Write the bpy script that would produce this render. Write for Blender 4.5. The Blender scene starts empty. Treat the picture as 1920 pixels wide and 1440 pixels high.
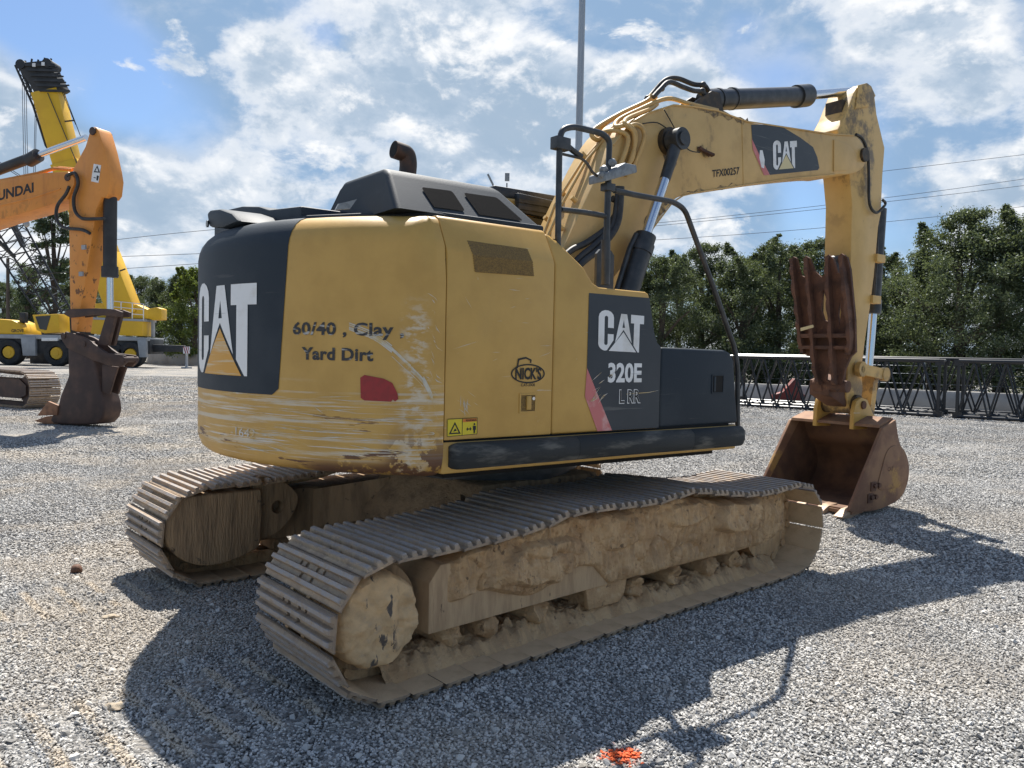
import bpy, bmesh, math, random
import numpy as np
from mathutils import Vector, Matrix, noise
from mathutils.geometry import tessellate_polygon
R = math.radians
SC = bpy.context.scene
COL = SC.collection
random.seed(7)
# ------------------------------------------------------------------ camera, sky, sun, exposure
CAM_H = 1.678
cd = bpy.data.cameras.new('camera'); cam = bpy.data.objects.new('camera', cd); COL.objects.link(cam)
cam.location = (0, 0, CAM_H)
cam.rotation_euler = (Matrix.Rotation(R(90 - 2.19), 3, 'X') @ Matrix.Rotation(R(1.21), 3, 'Z')).to_euler()
cd.sensor_width = 36.0; cd.lens = 36.0 * 1483.8 / 1920.0; cd.clip_start = 0.1; cd.clip_end = 3000
SC.camera = cam
SUN_EL, SUN_AZ = 59.0, -7.5          # azimuth measured from +Y towards +X
sd = bpy.data.lights.new('sun', 'SUN'); sun = bpy.data.objects.new('sun', sd); COL.objects.link(sun)
sd.energy = 5.0; sd.angle = R(0.53); sd.color = (1.0, 0.955, 0.88)
sv = Vector((math.sin(R(SUN_AZ)) * math.cos(R(SUN_EL)), math.cos(R(SUN_AZ)) * math.cos(R(SUN_EL)), math.sin(R(SUN_EL))))
sun.rotation_euler = sv.to_track_quat('Z', 'Y').to_euler(); sun.location = (0, 0, 30)
SC.view_settings.view_transform = 'Standard'; SC.view_settings.look = 'None'
SC.view_settings.exposure = 0.88; SC.view_settings.gamma = 1.0
SC.render.engine = 'CYCLES'
SC.cycles.max_bounces = 6; SC.cycles.diffuse_bounces = 3; SC.cycles.transparent_max_bounces = 6

class NT:
    """tiny node-graph writer"""
    def __init__(s, tree): s.t = tree; s.n = tree.nodes; s.l = tree.links
    def set(s, sock, v):
        if v is None: return
        if isinstance(v, bpy.types.NodeSocket): s.l.new(v, sock)
        elif isinstance(v, (tuple, list)) and len(v) == 3 and sock.type == 'RGBA': sock.default_value = (*v, 1)
        else: sock.default_value = v
    def node(s, typ, **kw):
        n = s.n.new(typ)
        for k, v in kw.items(): setattr(n, k, v)
        return n
    def math(s, op, a, b=None, c=None, clamp=False):
        n = s.node('ShaderNodeMath', operation=op, use_clamp=clamp)
        for i, v in enumerate((a, b, c)): s.set(n.inputs[i], v)
        return n.outputs[0]
    def vmath(s, op, a, b=None, out=0):
        n = s.node('ShaderNodeVectorMath', operation=op); s.set(n.inputs[0], a)
        if b is not None: s.set(n.inputs[1], b)
        return n.outputs[out]
    def mix(s, f, a, b):
        n = s.node('ShaderNodeMix', data_type='RGBA'); s.set(n.inputs[0], f); s.set(n.inputs[6], a); s.set(n.inputs[7], b)
        return n.outputs[2]
    def noise(s, vec, scale, detail=4, rough=.55, lac=2.0, dist=0.0):
        n = s.node('ShaderNodeTexNoise'); s.set(n.inputs['Vector'], vec); n.inputs['Scale'].default_value = scale
        n.inputs['Detail'].default_value = detail; n.inputs['Roughness'].default_value = rough; n.inputs['Distortion'].default_value = dist
        return n.outputs[0]
    def smooth(s, v, a, b, lo=0.0, hi=1.0):
        n = s.node('ShaderNodeMapRange', interpolation_type='SMOOTHSTEP'); s.set(n.inputs[0], v)
        for i, x in zip((1, 2, 3, 4), (a, b, lo, hi)): s.set(n.inputs[i], x)
        return n.outputs[0]
    def scale(s, vec, sc, loc=(0, 0, 0)):
        n = s.node('ShaderNodeMapping'); s.set(n.inputs[0], vec); n.inputs['Scale'].default_value = sc; n.inputs['Location'].default_value = loc
        return n.outputs[0]

# world: Nishita sky with cloud layers fixed to compass directions
w = bpy.data.worlds.new('World'); SC.world = w; w.use_nodes = True
g = NT(w.node_tree)
for n in list(g.n): g.n.remove(n)
out = g.node('ShaderNodeOutputWorld'); bg = g.node('ShaderNodeBackground'); bg.inputs[1].default_value = 0.065
g.l.new(bg.outputs[0], out.inputs[0])
sky = g.node('ShaderNodeTexSky', sky_type='NISHITA', sun_disc=False, sun_elevation=R(SUN_EL), sun_rotation=R(SUN_AZ), air_density=1.0, dust_density=1.0, ozone_density=1.5)
D = g.node('ShaderNodeTexCoord').outputs['Generated']
sep = g.node('ShaderNodeSeparateXYZ'); g.l.new(D, sep.inputs[0])
P = g.vmath('MULTIPLY', D, (2.0, 2.0, 2.5))
big = g.noise(g.scale(P, (1, 1, 1), (3.1, 1.7, 0.4)), 1.5, 3, .5, dist=.4)
mid = g.noise(g.scale(P, (1, 1, 1.2), (7.3, 2.2, 0.0)), 2.9, 10, .57, dist=.35)
fin = g.noise(g.scale(P, (1, 1, 1.6), (1.3, 9.2, 0.0)), 9.0, 8, .66)
def blob(az, el, rad):
    c = (math.sin(R(az)) * math.cos(R(el)), math.cos(R(az)) * math.cos(R(el)), math.sin(R(el)))
    d = g.vmath('DOT_PRODUCT', D, c, out=1)
    return g.smooth(d, math.cos(R(rad)), math.cos(R(rad * .25)))
bias = None
for az, el, rad, amt in [(-29, 18, 6, -.15), (-24, 14, 5, -.10), (-17, 14, 8, .10), (17, 20, 5, -.08), (24, 22, 9, .06), (-26, 10, 5, .08), (-14, 19, 7, .05), (-36, 10, 9, .20), (-27, 8, 7, .12), (-5, 17, 9, .15), (4, 15, 8, .17), (-8, 8, 5, .14), (34, 19, 4, -.06),
                          (12, 14, 9, .12), (31, 14, 8, .13), (-20, 20, 6, .06), (-33, 24, 8, -.15), (36, 6, 9, .12)]:
    v = g.math('MULTIPLY', blob(az, el, rad), amt)
    bias = v if bias is None else g.math('ADD', bias, v)
dens = g.math('ADD', g.math('ADD', g.math('MULTIPLY', big, .55), g.math('MULTIPLY', mid, .62)), bias)
dens = g.math('ADD', dens, g.math('MULTIPLY', g.math('SUBTRACT', fin, .5), .16))
open_sky = g.math('MAXIMUM', g.smooth(sep.outputs[2], .52, .78), g.smooth(sep.outputs[1], -.05, -.55, 0, .75))
dens = g.math('SUBTRACT', dens, g.math('MULTIPLY', open_sky, .20))
cover = g.smooth(dens, .575, .675)
veil = g.smooth(g.math('SUBTRACT', g.math('ADD', big, g.math('MULTIPLY', bias, .9)), g.math('MULTIPLY', open_sky, .25)), .24, .47, 0.0, .88)
# light from the sun side of each puff: density compared with a point a little nearer the sun
def puff(sc, det, d):
    a_ = g.noise(g.scale(P, (1, 1, 1.2), (7.3, 2.2, 0.0)), sc, det, .6, dist=.25)
    b_ = g.noise(g.scale(P, (1, 1, 1.2), (7.3, 2.2 - .04 * d, .22 * d)), sc, det, .6, dist=.25)
    return g.math('SUBTRACT', a_, b_)
relief = g.math('ADD', g.math('MULTIPLY', puff(2.3, 7, .50), 1.7), g.math('MULTIPLY', puff(6.0, 8, .20), 1.2))
core = g.smooth(dens, .60, .72)
edge = g.smooth(relief, -.02, .30)
hi, lo_, midc = (8.8, 8.85, 8.9), (3.3, 4.3, 5.5), (4.9, 5.7, 6.7)
shade = g.mix(core, hi, midc)
shade = g.mix(g.smooth(dens, .65, .80), shade, lo_)
lit = g.mix(edge, shade, hi)
lit = g.mix(g.smooth(relief, -.04, -.28, 0, .75), lit, lo_)
skyc = sky.outputs[0]
soft = g.smooth(g.math('ADD', mid, g.math('MULTIPLY', relief, .5)), .36, .68)
base = g.mix(veil, g.vmath('MULTIPLY', skyc, (.80, .96, 1.14)), g.mix(soft, (2.5, 3.75, 5.4), (4.9, 5.6, 6.5)))
# scattered bright fragments in front of the soft layer
fr_n = g.math('ADD', g.noise(g.scale(P, (1, 1, 1.3), (2.2, 5.1, 1.0)), 4.4, 11, .60, dist=.3), g.math('MULTIPLY', g.math('SUBTRACT', big, .5), .35))
frag = g.math('MULTIPLY', g.smooth(fr_n, .555, .625), g.smooth(sep.outputs[2], .7, .5))
fcol = g.mix(g.smooth(g.math('ADD', puff(4.4, 8, .26), g.math('MULTIPLY', relief, .5)), -.16, .16), midc, hi)
g.set(bg.inputs[0], g.mix(g.math('MULTIPLY', frag, .88), g.mix(g.math('MULTIPLY', cover, .9), base, lit), fcol))

# ------------------------------------------------------------------ materials
def material(name, base, rough=.6, metal=0.0, col2=None, n_scale=6, n_lo=.4, n_hi=.65, layers=(), bump=0.0, b_scale=60, b_detail=4, spec=.5, stretch=(1, 1, 1), coord='Object', extra=None, translucent=None):
    """base colour, a second colour by noise, then wear layers (colour, scale, lo, hi, stretch, (axis,lo,hi) limits)"""
    m = bpy.data.materials.new(name); m.use_nodes = True; t = NT(m.node_tree)
    b = t.n['Principled BSDF']; co = t.node('ShaderNodeTexCoord').outputs[coord]
    c = (*base, 1)
    col = None
    if col2 is not None:
        f = t.smooth(t.noise(t.scale(co, stretch), n_scale, 5, .6), n_lo, n_hi)
        col = t.mix(f, base, col2)
    for L in layers:
        f = t.smooth(t.noise(t.scale(co, L.get('stretch', (1, 1, 1)), L.get('loc', (0, 0, 0))), L['scale'], L.get('detail', 6), L.get('rough', .65)), L['lo'], L['hi'], 0, L.get('amt', 1))
        for ax, a0, a1, in L.get('lim', ()):
            sp = t.node('ShaderNodeSeparateXYZ'); t.set(sp.inputs[0], co)
            f = t.math('MULTIPLY', f, t.smooth(sp.outputs[ax], a0, a1))
        col = t.mix(f, base if col is None else col, L['col'])
    if extra: col = extra(t, co, base if col is None else col)
    t.set(b.inputs['Base Color'], col if col is not None else c)
    b.inputs['Roughness'].default_value = rough; b.inputs['Metallic'].default_value = metal
    b.inputs['Specular IOR Level'].default_value = spec
    if bump:
        bp = t.node('ShaderNodeBump'); bp.inputs['Strength'].default_value = 1.0; bp.inputs['Distance'].default_value = bump
        t.set(bp.inputs['Height'], t.noise(t.scale(co, stretch), b_scale, b_detail, .6)); t.l.new(bp.outputs[0], b.inputs['Normal'])
    return m

RUST = (.105, .042, .022)
YEL = (.55, .328, .080)
def yellow(name, base=YEL, layers=(), rough=.48):
    return material(name, base, rough, 0, tuple(x * k for x, k in zip(base, (.86, .84, .78))), 3.0, .35, .7, layers=[
        dict(col=(.35, .22, .07), scale=2.2, lo=.56, hi=.8, amt=.35, stretch=(1, 1, .35)),
        dict(col=(.62, .47, .25), scale=24, lo=.66, hi=.78, amt=.5)] + list(layers), bump=.0006, b_scale=35)
M = {}
M['yellow'] = yellow('yellow_paint', layers=[dict(col=(.55, .5, .42), scale=5, lo=.66, hi=.70, amt=.6, stretch=(.5, 1, 9), detail=3)])
M['boom'] = yellow('boom_paint', (.60, .385, .14), layers=[dict(col=(.10, .06, .03), scale=2.6, lo=.60, hi=.74, amt=.7, stretch=(1, 1, .6)), dict(col=RUST, scale=9, lo=.70, hi=.74, amt=.9), dict(col=(.3, .17, .05), scale=1.6, lo=.55, hi=.75, amt=.5)])
M['stick'] = yellow('stick_paint', (.60, .38, .12), layers=[dict(col=RUST, scale=12, lo=.68, hi=.72, amt=.9), dict(col=(.07, .055, .04), scale=3, lo=.5, hi=.62, amt=.8, lim=[(2, 3.0, 3.9)]),
                                                        dict(col=(.07, .05, .035), scale=4, lo=.4, hi=.58, amt=.9, lim=[(2, 1.9, 1.2)])])
M['weight'] = yellow('counterweight_paint', YEL, layers=[
    dict(col=(.60, .56, .47), scale=2.4, lo=.50, hi=.60, amt=.72, stretch=(.35, .35, 11), detail=7, lim=[(2, 1.56, 1.40), (2, 1.06, 1.12)]),
    dict(col=(.66, .64, .60), scale=3.5, lo=.58, hi=.63, amt=.85, stretch=(.3, .3, 22), detail=8, lim=[(2, 1.50, 1.30), (2, 1.05, 1.10)]),
    dict(col=RUST, scale=3.0, lo=.60, hi=.62, amt=.95, stretch=(.5, .5, 5), lim=[(2, 1.5, 1.2)]),
    dict(col=(.62, .57, .47), scale=9, lo=.46, hi=.60, amt=.7, stretch=(1, 1, 2.2), lim=[(0, -1.52, -1.46), (0, -1.36, -1.42), (1, -1.15, -1.3), (2, 2.0, 1.8)]),
    dict(col=RUST, scale=7, lo=.47, hi=.50, amt=1, detail=8, lim=[(0, -1.60, -1.50), (1, -1.1, -1.25), (2, 1.34, 1.06)]),
    dict(col=(.15, .075, .04), scale=7, lo=.44, hi=.50, amt=1, detail=8, lim=[(2, 1.12, 1.05), (1, -.4, -.95), (0, -1.95, -1.75)])])
M['black'] = material('charcoal_paint', (.019, .028, .038), .60, 0, (.031, .040, .050), 2.5, .4, .7, layers=[dict(col=(.10, .10, .10), scale=4, lo=.63, hi=.7, amt=.35, stretch=(.4, .4, 8))], bump=.0008, b_scale=120, spec=.28)
M['decal'] = material('charcoal_decal', (.017, .025, .034), .45, 0, (.025, .033, .042), 3, .4, .7, layers=[dict(col=(.16, .16, .15), scale=3, lo=.62, hi=.68, amt=.4, stretch=(.4, .4, 12))])
M['white'] = material('white_decal', (.74, .74, .73), .5, 0, (.62, .60, .56), 6, .5, .75, layers=[dict(col=(.32, .33, .33), scale=5, lo=.62, hi=.68, amt=.5, stretch=(.4, .4, 14))])
M['amber'] = material('amber_decal', (.62, .31, .04), .5, 0, (.60, .48, .30), 4, .5, .66, stretch=(.5, .5, 12))
M['cream'] = material('cream_decal', (.62, .52, .28), .5)
M['pink'] = material('faded_red_decal', (.55, .16, .15), .5, 0, (.62, .36, .33), 9, .5, .7)
M['red'] = material('red_reflector', (.30, .012, .016), .3, 0, (.24, .012, .014), 30)
M['stencil'] = material('stencil_paint', (.035, .034, .035), .6, 0, (.42, .40, .36), 16, .55, .64, stretch=(.4, .4, 2.5))
M['scuffed'] = material('scuffed_lettering', (.62, .60, .56), .6, 0, (.55, .40, .18), 20, .40, .6, stretch=(.5, .5, 2))
M['ink'] = material('black_ink', (.012, .012, .012), .6)
M['warn'] = material('warning_yellow', (.66, .52, .02), .5)
M['orange_ink'] = material('warning_orange', (.62, .18, .02), .5)
M['tube'] = material('black_tube_paint', (.022, .025, .027), .42, 0, (.045, .047, .05), 10)
M['hose'] = material('rubber_hose', (.016, .017, .018), .55, 0, (.04, .038, .035), 12, bump=.001, b_scale=200)
M['rubber'] = material('worn_rubber', (.022, .025, .026), .75, 0, (.12, .115, .10), 4, .52, .68, stretch=(.6, 1, 3), bump=.003, b_scale=40)
M['dark'] = material('dark_gap', (.008, .007, .006), .9)
M['chrome'] = material('chrome_rod', (.62, .64, .68), .16, 1.0)
M['grille'] = material('mesh_grille', (.004, .004, .005), .9, bump=.0012, b_scale=260, b_detail=1, spec=.08)
M['ygrille'] = material('painted_grille', (.26, .155, .035), .7, 0, (.12, .07, .02), 240, .45, .55, bump=.005, b_scale=240, b_detail=1)
M['exhaust'] = material('exhaust_steel', (.045, .034, .028), .6, .3, (.10, .05, .03), 8)
M['grey'] = material('grey_lamp_paint', (.22, .24, .25), .55, 0, (.14, .15, .16), 20)
M['glass'] = material('dark_glass', (.012, .016, .018), .08)
M['mud'] = material('dried_mud', (.58, .385, .205), .95, 0, (.44, .275, .14), 5, .38, .66, layers=[dict(col=(.36, .24, .135), scale=3.2, lo=.5, hi=.62, amt=.6, stretch=(6, 1, .5)), dict(col=(.60, .44, .27), scale=16, lo=.55, hi=.72, amt=.7), dict(col=(.15, .10, .06), scale=26, lo=.60, hi=.70, amt=.75, stretch=(1, 1, .6)), dict(col=(.10, .068, .042), scale=7, lo=.66, hi=.70, amt=.8)], bump=.014, b_scale=60, b_detail=10)
M['mudstreak'] = material('mud_washed_steel', (.52, .365, .215), .9, 0, (.39, .265, .155), 7, .4, .66, stretch=(2.4, 1, .35), layers=[dict(col=(.05, .04, .035), scale=9, lo=.66, hi=.70, amt=.7, stretch=(1.5, 1, .6))], bump=.004, b_scale=60, b_detail=7)
M['muddark'] = material('dark_mud', (.36, .245, .14), .92, 0, (.22, .15, .088), 7, .4, .66, stretch=(2.4, 1, .35), layers=[dict(col=(.035, .03, .027), scale=6, lo=.62, hi=.68, amt=.8)], bump=.016, b_scale=24, b_detail=9)  # darker tone of the streaked mud, mainly for far frame and carbody
M['shoe'] = material('track_steel', (.19, .165, .14), .6, .2, (.30, .225, .15), 7, .38, .62, layers=[dict(col=(.30, .225, .15), scale=14, lo=.54, hi=.66, amt=.8), dict(col=(.12, .065, .04), scale=18, lo=.64, hi=.70, amt=.7)], bump=.003, b_scale=50, b_detail=7)
def shoe_extra(t, co, col):
    sp = t.node('ShaderNodeSeparateXYZ'); t.set(sp.inputs[0], co)
    n = t.noise(t.scale(co, (1, .5, 1)), 30, 5, .7)
    f = t.math('MULTIPLY', t.smooth(sp.outputs[2], .014, .024), t.smooth(n, .34, .56))
    rn = t.node('ShaderNodeObjectInfo').outputs['Random']
    col = t.mix(t.math('MULTIPLY', rn, .55), col, (.20, .155, .115))
    ed_ = t.math('MULTIPLY', t.smooth(sp.outputs[2], .006, -.004), .75)
    col = t.mix(t.math('MULTIPLY', ed_, t.smooth(t.math('ABSOLUTE', sp.outputs[0]), .070, .088)), col, (.05, .04, .032))
    return t.mix(f, col, (.30, .27, .25))
M['shoe'] = material('track_steel', (.31, .225, .155), .65, .08, (.45, .325, .205), 7, .36, .60, layers=[dict(col=(.13, .115, .10), scale=10, lo=.56, hi=.66, amt=.8), dict(col=(.54, .40, .25), scale=20, lo=.54, hi=.64, amt=.8), dict(col=(.15, .075, .045), scale=26, lo=.65, hi=.70, amt=.6)], bump=.005, b_scale=55, b_detail=8, extra=shoe_extra)
M['shoe_in'] = material('sandy_track_inside', (.60, .43, .255), .95, 0, (.48, .335, .195), 6, .4, .65, bump=.004, b_scale=80, b_detail=7)
M['sand'] = material('sand_dust', (.42, .35, .26), .95, 0, (.32, .26, .19), 20, bump=.004, b_scale=150)
M['rust'] = material('rusty_steel', (.145, .070, .042), .8, .1, (.078, .040, .027), 5, .38, .66, layers=[dict(col=(.27, .13, .065), scale=22, lo=.6, hi=.7, amt=.6)], bump=.002, b_scale=60, b_detail=6)
M['bucket'] = material('rusty_bucket_paint', (.27, .15, .08), .75, .05, (.17, .085, .05), 3, .38, .62, layers=[dict(col=(.42, .25, .07), scale=2.6, lo=.57, hi=.66, amt=.7), dict(col=(.24, .15, .10), scale=24, lo=.6, hi=.7, amt=.6)], bump=.0015, b_scale=60)
M['bucket_in'] = material('rusty_bucket_inside', (.17, .088, .048), .8, .05, (.095, .050, .032), 3, .38, .62, layers=[dict(col=(.20, .125, .05), scale=2, lo=.56, hi=.66, amt=.6)], bump=.0015, b_scale=60)
M['steelbright'] = material('worn_steel', (.40, .30, .21), .5, .3, (.26, .16, .10), 9)
M['hyorange'] = material('orange_machine_paint', (.70, .27, .045), .5, 0, (.63, .23, .035), 2.5, .4, .7, layers=[dict(col=(.07, .03, .018), scale=6, lo=.57, hi=.62, amt=.85, stretch=(1, 1, .7), lim=[(2, 5.3, 3.0)]), dict(col=(.45, .15, .03), scale=1.5, lo=.52, hi=.7, amt=.5, stretch=(2, 2, .4))])
M['hydark'] = material('brown_bucket_steel', (.060, .037, .030), .7, .1, (.10, .058, .042), 3, .4, .66, bump=.002, b_scale=40)
M['hyrust'] = material('orange_rust_steel', (.27, .13, .065), .75, 0, (.16, .075, .04), 6)
M['craneyel'] = material('crane_yellow_paint', (.72, .42, .012), .45, 0, (.66, .37, .012), 1.0)
M['cranegrey'] = material('crane_grey_paint', (.34, .35, .36), .5, 0, (.27, .28, .29), 1.2)
M['cranedark'] = material('crane_dark_paint', (.02, .021, .023), .6, 0, (.035, .036, .038), 2)
M['tyre'] = material('tyre_rubber', (.018, .018, .019), .8, 0, (.035, .034, .032), 3)
M['lattice'] = material('black_lattice_paint', (.006, .008, .012), .35, 0, (.012, .013, .016), 3)
M['concrete'] = material('concrete', (.36, .35, .33), .9, 0, (.28, .27, .255), 1.5, .4, .7, layers=[dict(col=(.20, .19, .18), scale=.8, lo=.55, hi=.75, amt=.5, stretch=(1, 1, .3))], bump=.004, b_scale=20)
M['galv'] = material('galvanised_steel', (.36, .38, .40), .45, .5, (.28, .30, .32), 3, stretch=(1, 1, .05))
M['wood'] = material('weathered_timber', (.12, .095, .075), .9, 0, (.07, .055, .045), 4, stretch=(3, 3, .2))
M['wire'] = material('power_cable', (.05, .05, .055), .6)
M['redsteel'] = material('red_painted_steel', (.24, .045, .035), .6, 0, (.13, .035, .028), 3)
M['stripe'] = material('red_white_board', (.7, .7, .7), .5)
M['bark'] = material('tree_bark', (.085, .065, .05), .95, 0, (.05, .04, .032), 6, stretch=(3, 3, .4))
M['carwhite'] = material('silver_car_paint', (.5, .52, .55), .3, .3)

def leaf_mat(name, c1, c2, tr):
    m = bpy.data.materials.new(name); m.use_nodes = True; t = NT(m.node_tree)
    for n in list(t.n): t.n.remove(n)
    o = t.node('ShaderNodeOutputMaterial'); oi = t.node('ShaderNodeObjectInfo'); geo = t.node('ShaderNodeNewGeometry')
    f = t.noise(t.node('ShaderNodeTexCoord').outputs['Object'], 1.1, 3, .6)
    f = t.math('ADD', t.math('MULTIPLY', t.smooth(f, .35, .68), .55), t.math('MULTIPLY', geo.outputs['Random Per Island'], .45))
    c = t.mix(f, c1, c2)
    c = t.mix(t.math('MULTIPLY', oi.outputs['Random'], .35), c, tuple(x * .55 for x in c1))
    d = t.node('ShaderNodeBsdfDiffuse'); t.set(d.inputs[0], c)
    tl = t.node('ShaderNodeBsdfTranslucent'); t.set(tl.inputs[0], t.mix(.5, c, tr))
    gl = t.node('ShaderNodeBsdfGlossy'); gl.inputs['Roughness'].default_value = .42; t.set(gl.inputs[0], (.8, .85, .9))
    mx = t.node('ShaderNodeMixShader'); mx.inputs[0].default_value = .36; t.l.new(d.outputs[0], mx.inputs[1]); t.l.new(tl.outputs[0], mx.inputs[2])
    m2 = t.node('ShaderNodeMixShader'); m2.inputs[0].default_value = .035; t.l.new(mx.outputs[0], m2.inputs[1]); t.l.new(gl.outputs[0], m2.inputs[2])
    t.l.new(m2.outputs[0], o.inputs[0]); return m
M['leaf'] = leaf_mat('oak_leaves', (.034, .052, .024), (.105, .130, .062), (.19, .23, .07))
M['leafp'] = leaf_mat('pine_needles', (.035, .058, .028), (.10, .13, .06), (.15, .19, .06))
M['leafy'] = leaf_mat('bright_leaves', (.075, .12, .022), (.16, .20, .045), (.26, .32, .05))

# gravel colour shared by the ground sheet and the loose stones
def sand_mask(t, pos):
    sp = t.node('ShaderNodeSeparateXYZ'); t.set(sp.inputs[0], pos)
    n = t.noise(pos, .55, 5, .6)
    f = t.math('MULTIPLY', t.smooth(n, .44, .62, 0, .5), t.smooth(sp.outputs[0], 3.5, -1.5, .45, 1.0))
    # track prints of a machine that has driven off: cross bars of pale clay
    def print_strip(x0, y0, ang, half, length, pitch):
        ca, sa = math.cos(R(ang)), math.sin(R(ang))
        u = t.math('ADD', t.math('MULTIPLY', t.math('SUBTRACT', sp.outputs[0], x0), ca), t.math('MULTIPLY', t.math('SUBTRACT', sp.outputs[1], y0), sa))
        v = t.math('ADD', t.math('MULTIPLY', t.math('SUBTRACT', sp.outputs[0], x0), -sa), t.math('MULTIPLY', t.math('SUBTRACT', sp.outputs[1], y0), ca))
        bar = t.smooth(t.math('SINE', t.math('MULTIPLY', u, 2 * math.pi / pitch)), .35, .95)
        e1 = t.smooth(t.math('ABSOLUTE', v), half, half - .12); e2 = t.smooth(t.math('ABSOLUTE', u), length, length - .5)
        k = t.math('MULTIPLY', t.math('MULTIPLY', bar, e1), e2)
        return t.math('MULTIPLY', k, t.smooth(t.noise(pos, 2.2, 5, .65), .34, .52))
    a = print_strip(-1.75, 3.3, 43, .50, 1.5, .2)
    b = print_strip(-3.05, 4.95, 43, .42, 1.3, .2)
    return t.math('MAXIMUM', f, t.math('MULTIPLY', t.math('MAXIMUM', a, b), .95))
mg = bpy.data.materials.new('gravel_ground'); mg.use_nodes = True; t = NT(mg.node_tree)
b = t.n['Principled BSDF']; pos = t.node('ShaderNodeNewGeometry').outputs['Position']
vo = t.node('ShaderNodeTexVoronoi', feature='F1'); t.set(vo.inputs['Vector'], t.scale(pos, (1, 1, .3))); vo.inputs['Scale'].default_value = 46
vs = t.node('ShaderNodeSeparateColor'); t.l.new(vo.outputs['Color'], vs.inputs[0])
c = t.mix(t.smooth(vs.outputs[0], .0, 1.0), (.075, .073, .07), (.385, .373, .353))
c = t.mix(t.smooth(t.noise(pos, 5.5, 8, .72), .34, .66, 0, .5), c, (.19, .186, .18))
c = t.mix(t.smooth(t.noise(t.scale(pos, (1, .35, 1)), .9, 5, .62), .46, .66, 0, .45), c, (.17, .167, .163))
c = t.mix(t.smooth(t.noise(t.scale(pos, (1, .3, 1), (5, 3, 1)), .35, 4, .6), .48, .62, 0, .4), c, (.30, .292, .28))
c = t.mix(sand_mask(t, pos), c, (.46, .40, .32))
t.set(b.inputs['Base Color'], c); b.inputs['Roughness'].default_value = .95; b.inputs['Specular IOR Level'].default_value = .2
bp = t.node('ShaderNodeBump'); bp.inputs['Distance'].default_value = .02; bp.inputs['Strength'].default_value = 1
h = t.math('ADD', t.math('MULTIPLY', vo.outputs['Distance'], -1.0), t.math('MULTIPLY', t.noise(pos, 5, 8, .75), 1.2))
t.set(bp.inputs['Height'], h); t.l.new(bp.outputs[0], b.inputs['Normal'])
ms = bpy.data.materials.new('gravel_stones'); ms.use_nodes = True; t = NT(ms.node_tree)
b = t.n['Principled BSDF']; pos = t.node('ShaderNodeNewGeometry').outputs['Position']; oi = t.node('ShaderNodeObjectInfo')
rnd = oi.outputs['Random']
c = t.mix(t.smooth(rnd, 0, 1), (.15, .147, .141), (.58, .562, .53))
c = t.mix(t.smooth(t.noise(t.scale(pos, (1, .35, 1)), .9, 5, .62), .46, .66, 0, .4), c, (.19, .187, .183))
c = t.mix(t.math('MULTIPLY', sand_mask(t, pos), .85), c, (.52, .44, .34))
vx = t.vmath('DISTANCE', pos, (.49, 3.25, .01), out=1)
vx = t.math('ADD', vx, t.math('MULTIPLY', t.math('SUBTRACT', t.noise(pos, 14, 4, .7), .5), .22))
c = t.mix(t.smooth(vx, .09, .05, 0, .9), c, (.62, .10, .02))
t.set(b.inputs['Base Color'], c); b.inputs['Roughness'].default_value = .85; b.inputs['Specular IOR Level'].default_value = .25

# ------------------------------------------------------------------ mesh helpers
def link(name, me, mats, parent=None, rz=None, smooth=None):
    ob = bpy.data.objects.new(name, me); COL.objects.link(ob)
    if mats is not None:
        for m in (mats if isinstance(mats, (list, tuple)) else [mats]): me.materials.append(M[m] if isinstance(m, str) else m)
    if parent: ob.parent = parent
    if rz is not None: ob.rotation_euler = (0, 0, rz)
    if smooth is not None:
        for p in me.polygons: p.use_smooth = True
        try: me.set_sharp_from_angle(angle=R(smooth))
        except Exception: pass
    return ob
def obj(name, bm, mats, parent=None, rz=None, smooth=35):
    bmesh.ops.recalc_face_normals(bm, faces=bm.faces)
    me = bpy.data.meshes.new(name); bm.to_mesh(me); bm.free()
    return link(name, me, mats, parent, rz, smooth)
def empty(name, loc=(0, 0, 0), rz=0.0):
    o = bpy.data.objects.new(name, None); COL.objects.link(o); o.location = loc; o.rotation_euler = (0, 0, rz); o.empty_display_size = .3
    return o
def tag(o, label=None, cat=None, group=None, kind=None):
    if label: o['label'] = label
    if cat: o['category'] = cat
    if group: o['group'] = group
    if kind: o['kind'] = kind
    return o
def new(): return bmesh.new()
def box(bm, x0, x1, y0, y1, z0, z1, bev=0.0, mat=0):
    vs = [bm.verts.new(p) for p in [(x0, y0, z0), (x1, y0, z0), (x1, y1, z0), (x0, y1, z0), (x0, y0, z1), (x1, y0, z1), (x1, y1, z1), (x0, y1, z1)]]
    fs = [bm.faces.new([vs[i] for i in q]) for q in [(0, 3, 2, 1), (4, 5, 6, 7), (0, 1, 5, 4), (1, 2, 6, 5), (2, 3, 7, 6), (3, 0, 4, 7)]]
    for f in fs: f.material_index = mat
    if bev: bmesh.ops.bevel(bm, geom=list({e for f in fs for e in f.edges}), offset=bev, segments=2, affect='EDGES', profile=.6)
    return vs
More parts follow.
